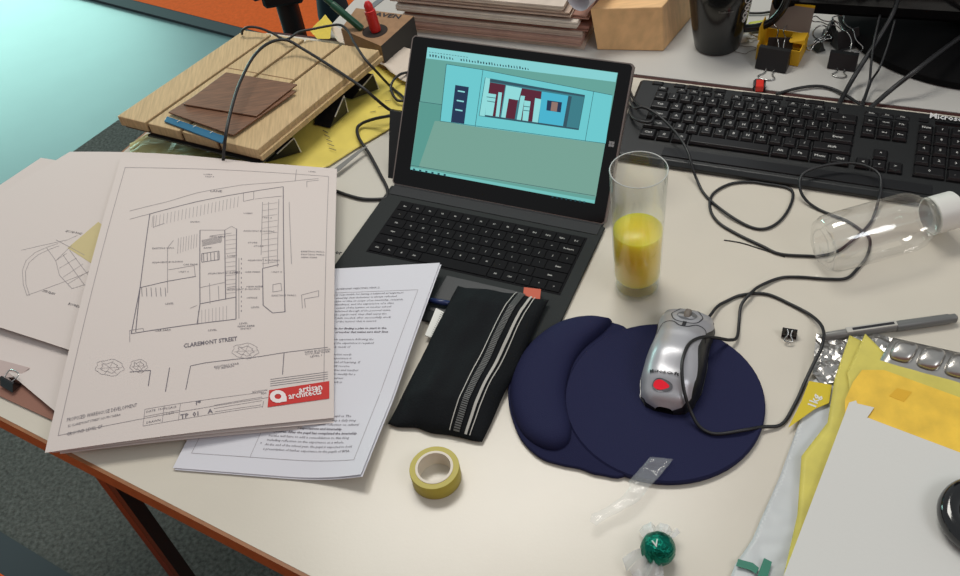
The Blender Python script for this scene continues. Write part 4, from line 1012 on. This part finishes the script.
# ------------------------------------------------------------------ small clip, pen, foil
def bclip(loc, rz, label, w_, hh, m=M_black, group=None, wire=True, back=True):
    c = thing('binder_clip', loc, label, 'clip', rz, group)
    d_ = hh * .45
    g = L(); g.prism([(-w_ / 2, -d_, 0), (w_ / 2, -d_, 0), (w_ / 2, d_, 0), (-w_ / 2, d_, 0)], [(-w_ / 2, -.001, hh), (w_ / 2, -.001, hh), (w_ / 2, .001, hh), (-w_ / 2, .001, hh)])
    g.tube([(-w_ / 2, -d_, .001), (w_ / 2, -d_, .001)], .0012, 6, False); g.tube([(-w_ / 2, d_, .001), (w_ / 2, d_, .001)], .0012, 6, False)
    g.build('clip_body', m, c)
    for s in ((-1, 1) if back else (-1,)):
        g = L(); a = w_ * .3
        g.tube([(-a * .6, s * .001, hh), (-a * .45, s * (.3 * hh), hh * 1.0), (-a * .35, s * hh * .7, hh * .7 if s < 0 else hh * 1.1), (-a * .9, s * hh * 1.1, hh * .4 if s < 0 else hh * 1.2), (-a * .5, s * hh * 1.3, hh * .3 if s < 0 else hh * 1.2), (a * .5, s * hh * 1.3, hh * .3 if s < 0 else hh * 1.2), (a * .9, s * hh * 1.1, hh * .4 if s < 0 else hh * 1.2), (a * .35, s * hh * .7, hh * .7 if s < 0 else hh * 1.1), (a * .45, s * .3 * hh, hh), (a * .6, s * .001, hh)], .0009, 6)
        g.build('wire_lever', M_steel, c, 'all')
    return c
bclip(P(789, 335, .0015), R(-25), 'small black binder clip with silver lever alone on the desk', .016, .010, back=False, m=M_blackg)

pa, pb = P(820, 337, .0065), P(955, 318, .0065)
pen = thing('pen', (pa + pb) / 2, 'grey ballpoint pen lying behind the crumpled foil', 'pen')
pd_ = (pb - pa).normalized(); PLn = (pb - pa).length; M_penb = mat('pen_grey', (112, 114, 112), .4)
g = G(); g.lathe([(.0015, 0), (.0045, .006), (.0052, .03), (.0052, PLn * .58)], pa, pd_, 20, True); g.build('barrel', mat('pen_barrel', (128, 128, 124), .35), pen, True)
g = G(); g.lathe([(.0058, PLn * .56), (.006, PLn * .6), (.0058, PLn * .95), (.005, PLn * .96), (.005, PLn), (.003, PLn + .002)], pa, pd_, 20, True); g.build('cap', M_penb, pen, True)
g = G(); a = pa + pd_ * PLn * .19 + Vector((0, 0, .0048)); b = pa + pd_ * PLn * .56 + Vector((0, 0, .0053)); nn = Vector((-pd_.y, pd_.x, 0)) * .0036
g.prism([a - nn, b - nn, b + nn, a + nn], [p + Vector((0, 0, .0011)) for p in (a - nn, b - nn, b + nn, a + nn)]); o = g.build('label_band', M_pale, pen)
a2_ = a.lerp(b, .12) + Vector((0, 0, .0012)); b2_ = a.lerp(b, .95) + Vector((0, 0, .0012)); nn = nn * .45
g = G(); g.prism([a2_ - nn, b2_ - nn, b2_ + nn, a2_ + nn], [p + Vector((0, 0, .0003)) for p in (a2_ - nn, b2_ - nn, b2_ + nn, a2_ + nn)]); g.build('brand_print', M_inkd, o)

M_foil = mat('foil', (190, 187, 182), .28, metal=.85, bump=.3, bscale=80)
crumple('crumpled_foil', M_foil, pp([(816, 336), (838, 339), (862, 336), (872, 334), (898, 341), (905, 350), (898, 366), (880, 362), (862, 372), (842, 384), (822, 386), (812, 376), (814, 352)], .002), TZ + .001, th=.0005, amp=.0062, freq=85, cuts=6)
tag(COL.objects[-1], 'crumpled silver foil wrapper between pen and yellow tracing paper', 'foil')
fo = thing('blister_pack', P(930, 362, 0), 'silver blister pack with raised pockets at the right edge', 'blister pack')
s = Sheet(P(878, 364, .010), P(985, 396, .010), P(1000, 362, .014), P(893, 338, .014), lambda u, v: .004 * math.sin(math.pi * v))
g = G(); s.mesh(g, 10, .0006); g.build('foil_back', M_foil, fo, 'all')
for u in (.16, .42, .68, .93):
    g = G(); rings = []
    for k_, z in ((1, .0006), (.93, .004), (.75, .006), (.4, .0066)):
        rings.append([s.at(u + .115 * k_ * math.copysign(abs(math.cos(t)) ** .6, math.cos(t)), .55 + .36 * k_ * math.copysign(abs(math.sin(t)) ** .6, math.sin(t)), z) for t in [2 * math.pi * i / 20 for i in range(20)]])
    g.loft(rings); g.build('pocket', M_foil, fo, 'all')

# ------------------------------------------------------------------ plastic bag, yellow paper, white sheet on the right
M_bag = mat('bag_plastic', (200, 204, 204), .4, spec=.45, bump=.12, bscale=22, var=.04, vscale=12)
bagp = [(722, 600), (735, 565), (752, 540), (780, 476), (800, 420), (812, 382), (826, 372), (846, 372), (900, 390), (880, 500), (800, 620)]
crumple('mailing_bag', M_bag, pp(bagp, .002), TZ + .0008, th=.0005, amp=.0032, freq=22, cuts=5, smooth=True)
env = COL.objects[-1]; tag(env, 'pale translucent plastic mailing bag under the yellow paper, bottom right', 'bag')
def flat(name, pix, h, m, parent, th=.0002):
    q = [P(x, y, h) for x, y in pix]; g = G(); g.prism(q, [p + Vector((0, 0, th)) for p in q]); return g.build(name, m, parent)
yb = flat('yellow_label', [(788, 428), (801, 402), (809, 381), (832, 385), (829, 403), (815, 409)], .0066, mat('strong_yellow', (214, 190, 20), .5), env)
vs, fs = text_geo('1kg', True); g = G(); e0 = P(815, 409, .0071); e1 = P(824, 388, .0071); ex = (e1 - e0).normalized(); ey = Vector((-ex.y, ex.x, 0))
g.add([e0 + ex * x * .0135 + ey * y * .012 for x, y in vs], fs); g.build('label_lettering', M_white, yb)
M_teal = mat('teal_tape', (22, 120, 96), .4)
flat('green_print', [(736, 566), (738, 559), (753, 563), (759, 568), (756, 574), (750, 570)], .0066, M_teal, env); flat('green_print', [(758, 574), (764, 558), (772, 562), (768, 576), (757, 582)], .0066, M_teal, env)
M_yt = mat('yellow_detail_paper', (214, 202, 96), .6, var=.13, vscale=26); M_yt2 = mat('orange_yellow_tape', (238, 196, 66), .6, var=.14, vscale=40)
y1_ = [P(x, y, .0) for x, y in ((848, 341), (870, 352), (1010, 415), (1000, 600), (778, 600), (796, 520), (800, 462), (826, 428), (833, 385))]
crumple('tracing_paper', M_yt, y1_, TZ + .0085, th=.0003, amp=.0018, freq=16, cuts=5, smooth=True); tag(COL.objects[-1], 'lower yellow tracing sheet with its pointed corner left of the other', 'paper')
y2_ = [P(x, y, .0) for x, y in ((863, 341), (884, 362), (1010, 402), (1000, 560), (845, 560), (850, 420), (845, 380))]
crumple('tracing_paper', M_yt, y2_, TZ + .0110, th=.0003, amp=.0018, freq=16, cuts=5, smooth=True); yo = COL.objects[-1]; tag(yo, 'upper yellow tracing sheet with orange tinted band behind the white page', 'paper')
flat('orange_band', [(853, 382), (862, 370), (884, 370), (1000, 412), (1000, 470), (845, 430), (845, 400)], .0142, M_yt2, yo)
flat('taped_square', [(889, 396), (897, 388), (912, 392), (904, 402)], .0145, mat('ochre_tape', (226, 176, 40), .4), yo)
s = [(783, 576 + 20), (776, 596), (849, 402), (857, 400), (874, 405), (866, 418), (1010, 470), (1030, 620), (772, 620)]
q = [(770, 612), (849, 403), (856, 401), (857, 404), (874, 408), (867, 418), (880, 423), (1010, 472), (1030, 620)]
qq = [P(x, y, .0150) for x, y in q]
g = G(); g.prism(qq, [p + Vector((0, 0, .001)) for p in qq]); tag(g.build('white_page', mat('white_page', (216, 216, 211), .75, bump=.05, bscale=300)), 'blank white page with a stepped torn corner, bottom right', 'paper')

hc = P(986, 522, .02)
hp = thing('headphone_cushion', Vector((hc.x, hc.y, TZ + .0145)), 'glossy black round headphone cushion at the right edge on white paper', 'headphone')
g = L(); rings = []
for i in range(48):
    a = 2 * math.pi * i / 48; rings.append([((.032 + .0105 * math.cos(b)) * math.cos(a), (.032 + .0105 * math.cos(b)) * math.sin(a), .0115 + .011 * math.sin(b)) for b in [2 * math.pi * j / 16 for j in range(16)]])
rings.append(rings[0]); g.loft(rings, cap=False); g.build('cushion_ring', M_blackg, hp, 'all')
g = L(); g.lathe([(.0001, .003), (.026, .003), (.026, .006), (.0001, .006)], (0, 0, 0), n=32); g.build('speaker_cloth', mat('grey_cloth', (170, 170, 170), .7), hp)

# ------------------------------------------------------------------ back desk: paper pile
pile_c = P(500, 46, 0)
pl0, pl1 = P(402, 30, 0), P(592, 50, 0); pe = (pl1 - pl0).normalized(); pn = Vector((-pe.y, pe.x, 0)); PW = (pl1 - pl0).length
cols = [(206, 188, 172), (180, 144, 130), (204, 186, 172), (150, 106, 94), (214, 204, 192), (158, 118, 104), (190, 168, 152), (214, 200, 186)]
labs = ['pale folder at the very bottom of the paper pile behind the laptop', 'brown red folder second from the bottom of the pile', 'cream folder third from the bottom of the pile', 'dark brown folder in the middle of the paper pile',
        'white wad of papers above the dark brown folder', 'thin red brown folder near the top of the pile', 'beige folder just under the topmost sheet wad', 'topmost pale paper wad of the pile, sticking out left']
z = TZ - .0015
for i, (c_, lb) in enumerate(zip(cols, labs)):
    th = [.008, .012, .010, .009, .012, .006, .008, .010][i]; rnd = random.Random(i + 3)
    a = pl0 + pe * rnd.uniform(-.008, .012) + pn * rnd.uniform(-.006, .008); L__ = PW - rnd.uniform(0, .03)
    if i >= 6: a -= pe * .012; L__ -= .02
    g = G(); dp = .21
    lay = 3
    for k_ in range(lay):
        zz = z + th * k_ / lay; j = rnd.uniform(-.003, .003); g.poly([a - pn * j, a + pe * (L__ + j) - pn * j * .5, a + pe * L__ + pn * dp, a + pn * dp], zz, zz + th / lay * .82)
    z += th
    tag(g.build('paper_folder', mat('folder_%s' % 'abcdefgh'[i], c_, .8, var=.12, vscale=25)), lb, 'folder', 'folders in the pile behind the laptop')
PZ = z
tn = Matrix.Identity(4)
bt0 = pl0 + pe * .05 + pn * .02; bt0.z = PZ
bo = thing('notebook', bt0, 'black closed notebook lying on top of the paper pile', 'notebook', math.atan2(pe.y, pe.x))
g = L(); g.box(0, .22, .0, .18, .0005, .004, .001); g.box(0, .22, 0, .18, .014, .018, .001); g.build('cover', M_black, bo)
g = L(); g.box(.004, .216, .004, .176, .0042, .0138); g.build('pages', mat('dark_pages', (70, 60, 58)), bo)
ro = P(588, 6, .07)
rl = thing('paper_roll', Vector((ro.x, ro.y, PZ)), 'loosely rolled white paper on the right end of the pile', 'paper roll')
g = G(); spir = []
for i in range(30):
    a = i / 29 * 4.2 * math.pi / 2 + .6; r_ = .016 + .006 * i / 29; spir.append((math.cos(a) * r_, math.sin(a) * r_ + .024))
rings = []
dr = (pe * .25 + pn).normalized(); dx = Vector((dr.y, -dr.x, 0))
base = Vector((ro.x, ro.y, PZ)) - dr * .03
g2 = []
for k_ in range(2):
    rings.append([base + dr * k_ * .16 + dx * x + Vector((0, 0, y)) for x, y in spir] + [base + dr * k_ * .16 + dx * x * .96 + Vector((0, 0, .024 + (y - .024) * .96)) for x, y in spir[::-1]])
g.loft(rings); g.build('rolled_sheet', M_paper2, rl, 'all')

# wood block / pine box
wq = [P(600, 50, .0), P(664, 51, 0), P(686, 26, 0)]
wt = [P(590, 8, .09), P(661, 3, .09)]
wx0 = P(601, 51, 0); wx1 = P(664, 52, 0); we = (P(660, 3, .088) - P(591, 8, .088)); we.z = 0
wh = .086
wA = P(591, 8, wh); wB = P(660, 4, wh); wn = Vector((-we.normalized().y, we.normalized().x, 0))
wr_ = P(684, -22, wh); 
we = we.normalized(); wl_ = (wB - wA).length
wood = thing('timber_block', Vector((wA.x, wA.y, TZ - .002)), 'pale pine timber block standing right of the paper pile', 'wood block')
M_pine = mat('pine', (234, 190, 136), .55, var=.10, vscale=40, stretch=(R(-10), .6, 5))
A_, B_ = Vector((.246, 1.287, 0)), Vector((.345, 1.2535, 0)); dn = Vector((.63, .777, 0)) * .11
g = G(); q = [A_, B_, B_ + dn, A_ + dn]; tpq = [Vector((.237, 1.291, 0)), Vector((.3435, 1.264, 0)), Vector((.3435, 1.264, 0)) + dn, Vector((.237, 1.291, 0)) + dn]
g.prism([Vector((p.x, p.y, TZ - .0015)) for p in q], [Vector((p.x, p.y, TZ + .070)) for p in tpq]); wood.location = (.3, 1.32, TZ - .002); bpy.context.view_layer.update(); g.build('block_body', M_pine, wood, bevel=.0015)

# mug
mgc = P(717, 44, .0)
mug = thing('mug', Vector((mgc.x, mgc.y, TZ - .0018)), 'tall black mug with white swirl pattern beside the timber block', 'mug')
M_mug = mat('mug_glaze', (24, 25, 25), .16, spec=.6)
g = L(); g.lathe([(.0001, .001), (.032, .001), (.035, .003), (.040, .03), (.048, .09), (.050, .125), (.0495, .1265), (.048, .125), (.045, .09), (.037, .03), (.031, .006), (.0001, .006)], (0, 0, 0), n=48); g.build('mug_body', M_mug, mug, True)
g = L(); e1_ = Vector((.94, -.34, 0)); hpts = [e1_ * r_ + Vector((0, 0, zz)) for r_, zz in ((.047, .105), (.072, .112), (.094, .098), (.094, .072), (.080, .046), (.062, .034), (.038, .030))]
g.tube(hpts, .0062, 10); g.build('handle', M_mug, mug, 'all')
g = L()
def onmug(a, z): r_ = lerp([(0, .035), (.03, .0406), (.09, .0486), (.125, .0506)], z) + .0006; return Vector((r_ * math.cos(a), r_ * math.sin(a), z))
am = -.95
for cz_, cr_ in ((.095, .008), (.082, .006), (.07, .0075), (.06, .005)):
    g.tube([onmug(am + (cr_ / .04) * (1 - i / 14) * math.cos(i * .8), cz_ + cr_ * (1 - i / 14) * math.sin(i * .8)) for i in range(12)], .0008, 5)
g.build('swirl_pattern', M_white, mug)
vs, fs = text_geo('TeaRoom'); g = L(); g.add([onmug(-1.95 + x * .12, .083 + y * .005) for x, y in vs], fs); g.build('brand_lettering', mat('grey_print', (110, 108, 104)), mug)

# pen block
ph = .05
pq = [P(341, 29, ph), P(381, 46, ph), P(414, 16, ph), P(356, 8, ph)]
pblk = thing('pen_block', Vector(((pq[0].x + pq[2].x) / 2, (pq[0].y + pq[2].y) / 2, TZ - .002)), 'brown cork pen block with lettering and a dark side face', 'pen holder')
g = G(); bq_ = [Vector((p.x, p.y, TZ - .0015)) for p in pq]; g.prism(bq_, pq); g.mi = [0] * 6; g.mi[3] = 1; g.build('block', [mat('cork', (150, 116, 84), .8, var=.12, vscale=90), mat('dark_face', (52, 50, 46), .7)], pblk)
hcn = P(375, 31, ph)
g = G(); g.lathe([(.0001, .0006), (.020, .0006), (.021, .0003)], hcn, (0, 0, 1), 28); g.build('hole_shade_disc', mat('hole_shade', (40, 30, 24), .9), pblk)  # flat dark disc on the block top paints the shade inside a pen hole
vs, fs = text_geo('AVEN', True); e0 = P(374, 15.5, ph + .0006); e1 = P(399, 18.5, ph + .0006); ex = (e1 - e0); wdt = ex.length; ex.normalize(); ey = Vector((-ex.y, ex.x, 0)); mw = max(p[0] for p in vs)
g = G(); g.add([e0 + ex * x / mw * wdt + ey * y * .016 for x, y in vs], fs); g.build('lettering', M_inkd, pblk)
def marker(px, py, dx, dy, dz, m, label, ln_, r_=.007):
    b = P(px, py, ph + .001); d_ = Vector((dx, dy, dz)).normalized()
    p_ = thing('marker_pen', b, label, 'pen')
    g = G(); g.lathe([(r_ * .9, 0), (r_, .004), (r_, ln_ * .7), (r_ * .8, ln_ * .72)], b, d_, 16, True); g.build('pen_barrel', m, p_, True)
    g = G(); g.lathe([(r_ * .8, ln_ * .72), (r_ * .78, ln_ * .9), (r_ * .4, ln_)], b, d_, 16, True); g.build('pen_end', m, p_, True)
marker(376, 31, -.1, .15, 1, mat('red_pen', (196, 34, 34), .35), 'red marker pen standing upright in the cork pen block', .05, .009)
marker(362, 29, -.8, .35, .85, mat('green_pen', (22, 74, 52), .35), 'dark green pen leaning left out of the cork pen block', .085, .006)

# clips box
cb = P(757, 62, .0)
cA, cB_ = P(757, 45, .024), P(800, 52, .024); ce = (cB_ - cA); cw = ce.length; ca = math.atan2(ce.y, ce.x)
cl = thing('clip_box', Vector((cA.x, cA.y, TZ - .0015)), 'open yellow cardboard box of binder clips with its flap up', 'box', ca)
M_yb = mat('yellow_card', (214, 166, 22), .6); M_gb = mat('grey_card', (120, 108, 98), .8)
g = L(); t = .0012
g.box(0, cw, 0, t, 0.0005, .026); g.box(0, t, t, .05, .0005, .026); g.box(cw - t, cw, t, .05, .0005, .026); g.box(0, cw, .05, .05 + t, .0005, .026); g.box(t, cw - t, t, .05, .0005, .0015); g.build('box_body', M_yb, cl)
g = L(); g.prism([(0, .052, .026), (cw, .052, .026), (cw, .0535, .026), (0, .0535, .026)], [(-.0, .066, .062), (cw, .066, .062), (cw, .0675, .062), (0, .0675, .062)]); g.build('flap', M_gb, cl)
g = L(); g.box(-.0, cw, .0655, .069, .0605, .0635); g.build('flap_edge', M_yb, cl)
g = L(); g.prism([(cw - .02, .02, .026), (cw + .002, .02, .026), (cw + .002, .045, .026), (cw - .02, .045, .026)], [(cw - .022, .022, .0275), (cw, .022, .032), (cw, .045, .032), (cw - .022, .045, .0275)]); g.build('side_flap', M_yb, cl)
g = L(); g.prism([(-.003, .012, .026), (.001, .012, .026), (.001, .05, .026), (-.003, .05, .026)], [(-.004, .02, .042), (-.003, .02, .042), (-.003, .05, .045), (-.004, .05, .045)]); g.build('side_flap', M_yb, cl)
cx_ = MW(cl) @ Vector((cw * .48, -.004, 0)); 
fc = thing('binder_clip', Vector((*(MW(cl) @ Vector((cw * .45, -.012, 0))).xy, TZ - .0015)), 'large black binder clip clamped on the front of the yellow box', 'clip', ca)
g = L(); w_ = .046; g.prism([(-w_ / 2, -.012, .001), (w_ / 2, -.012, .001), (w_ / 2, .010, .001), (-w_ / 2, .010, .001)], [(-w_ / 2, .002, .029), (w_ / 2, .002, .029), (w_ / 2, .010, .029), (-w_ / 2, .010, .029)]); g.build('clip_body', M_black, fc)
g = L(); g.tube([(-.006, -.010, .002), (-.006, -.020, .001), (-.012, -.030, .001), (-.006, -.036, .001), (.006, -.036, .001), (.012, -.030, .001), (.006, -.020, .001), (.006, -.010, .002)], .0011, 6); g.build('wire_lever', M_steel, fc, 'all')
bclip(MW(cl) @ Vector((cw * .45, .026, .002)), ca + .3, 'black binder clip lying inside the open yellow box', .036, .026)
# second pile of clips
f2 = P(842, 66, 0)
q2 = thing('binder_clip', Vector((f2.x, f2.y, TZ - .0015)), 'large black binder clip in front of the loose clip pile', 'clip', R(-30))
g = L(); w_ = .040; g.prism([(-w_ / 2, -.010, .001), (w_ / 2, -.010, .001), (w_ / 2, .014, .001), (-w_ / 2, .014, .001)], [(-w_ / 2, .0, .022), (w_ / 2, .0, .022), (w_ / 2, .008, .022), (-w_ / 2, .008, .022)]); g.build('clip_body', M_black, q2)
g = L(); g.tube([(-.005, -.008, .002), (-.005, -.016, .001), (-.010, -.024, .001), (-.005, -.029, .001), (.005, -.029, .001), (.010, -.024, .001), (.005, -.016, .001), (.005, -.008, .002)], .001, 6); g.build('wire_lever', M_steel, q2, 'all')
bclip(P(845, 45, .0) , R(10), 'black binder clip standing behind the large one in the pile', .036, .026)
bclip(P(829, 36, .0) , R(60), 'black binder clip lying at the back left of the loose pile', .03, .022)
bclip(P(818, 49, .0), R(-80), 'binder clip with long silver levers at the left of the pile', .018, .014)
cw_ = P(821, 30, .02)
g = G(); rings = []
cst = thing('key_ring', P(820, 36, 0), 'silver wire ring standing among the binder clips', 'ring')
g.tube([P(820, 32, .02) + Vector((.011 * math.cos(a), 0, .011 * math.sin(a))) for a in [2 * math.pi * i / 16 for i in range(17)]], .0012, 6, False); g.build('ring_wire', M_steel, cst, 'all')
# clutter left of box
ev = thing('correction_roller', P(742, 41, -.001), 'small white oval eraser beside the mug base', 'eraser', .1)
g = L(); g.loft([[(.012 * k_ * math.cos(a), .007 * k_ * math.sin(a), z_) for a in [2 * math.pi * i / 24 for i in range(24)]] for k_, z_ in ((.8, 0), (1, .002), (1, .006), (.8, .0085), (.4, .0095))]); g.build('eraser_body', M_white, ev, 'all')
ev.name = 'eraser'
g = G(); random.seed(11); c = P(757, 38, 0)
for k_ in range(3):
    for i in range(1): pass
for k_, (px, py, rr_, lb) in enumerate(((750, 37, .014, 'pale rubber band lying nearest the white eraser'), (758, 35, .012, 'tan rubber band tangled left of the yellow box'), (745, 50, .013, 'thin dark rubber band in front of the white eraser'))):
    g = G(); c = P(px, py, -.0005)
    g.tube([c + Vector((rr_ * math.cos(a) * (1 + .3 * math.sin(2 * a + k_)), rr_ * .8 * math.sin(a) * (1 + .25 * math.cos(3 * a)), .001 + .003 * (k_ != 2) * (1 + math.sin(a * 2 + k_)))) for a in [2 * math.pi * i / 20 for i in range(21)]], .0009 if k_ < 2 else .0005, 6)
    tag(g.build('rubber_band', mat('band_%s' % 'abc'[k_], [(176, 166, 140), (156, 138, 104), (110, 100, 90)][k_], .7), None, 'all'), lb, 'rubber band')
hl = thing('highlighter', P(765, 24, 0), 'lime yellow highlighter pen lying behind the yellow box', 'pen')
a, b = P(749, 27, .006), P(782, 22, .006); d_ = (b - a).normalized()
g = G(); g.lathe([(.006, 0), (.0075, .002), (.0075, .03), (.0065, .031)], a, d_, 20, True); g.build('cap', mat('lime', (188, 196, 54), .4), hl, True)
g = G(); g.lathe([(.0068, .031), (.0068, .08), (.005, .083)], a, d_, 20, True); g.build('barrel', mat('lime', (188, 196, 54)), hl, True)
cable('thin_cable', [(735, 12, 0.004), (748, 13, .002), (762, 13, .002), (776, 11, .002), (800, 9, .002)], .002, 'black cable running behind the mug handle')

# usb stick
us_ = thing('usb_stick', P(759, 89, -.0015), 'small black and red memory stick behind the keyboard', 'memory stick', R(-20))
g = L(); g.box(-.009, .009, -.010, .012, .0, .011, .003); g.build('stick_body', M_blackg, us_)
g = L(); g.box(-.0055, .006, -.0107, .008, .002, .0115, .001); g.build('red_panel', mat('red_plastic', (214, 44, 30), .35), us_)
cable('thin_cable', [(776, 94, .002), (799, 88, .002), (818, 86, .002), (833, 89, .002), (847, 96, .004), (862, 106, .01)], .0022, 'black cable in an arc just behind the keyboard, below the clips')
# monitor stand + monitor bottom edge
mc_ = Vector((.778, 1.245, TZ - .002)); 
e0_ = P(950, 84, 0); mc_ = Vector((e0_.x + .115, e0_.y + .155, TZ - .002))
mon = thing('monitor', mc_, 'black monitor on a round black stand at the upper right', 'monitor', R(-25))
g = L(); g.lathe([(.0001, 0), (.20, 0), (.203, .003), (.203, .012), (.198, .016), (.17, .024), (.12, .032), (.06, .036), (.0001, .036)], (0, 0, 0), n=72); g.build('round_base', M_matt, mon, True)
g = L(); g.box(-.05, .05, -.06, .03, .03, .22, .006); g.build('neck', M_matt, mon)
g = L(); g.box(-.30, .27, -.105, -.06, .048, .44, .006); g.build('housing', M_matt, mon)
g = L(); g.box(-.285, .255, -.1058, -.105, .068, .425); g.build('screen', M_blackg, mon)
cbl = [('thick black cable rising from behind the keyboard, leftmost of four', [(838, 106, .004), (851, 82, .01), (864, 61, .03), (879, 38, .05), (893, 13, .075), (900, -8, .09)], .0034),
       ('thin black cable rising beside the thick leftmost one', [(860, 108, .004), (869, 84, .012), (871, 65, .03), (874, 42, .05), (880, 15, .07)], .0018),
       ('thin black cable crossing in the middle behind the keyboard', [(862, 109, .003), (871, 82, .012), (879, 69, .03), (887, 48, .045), (895, 20, .07)], .0016),
       ('thick black cable running to the upper right over the monitor stand', [(868, 110, .004), (891, 90, .015), (914, 72, .035), (936, 55, .045), (962, 36, .05), (985, 20, .055)], .0034)]
for lb, pts, r_ in cbl: cable('monitor_cable', pts, r_, lb)
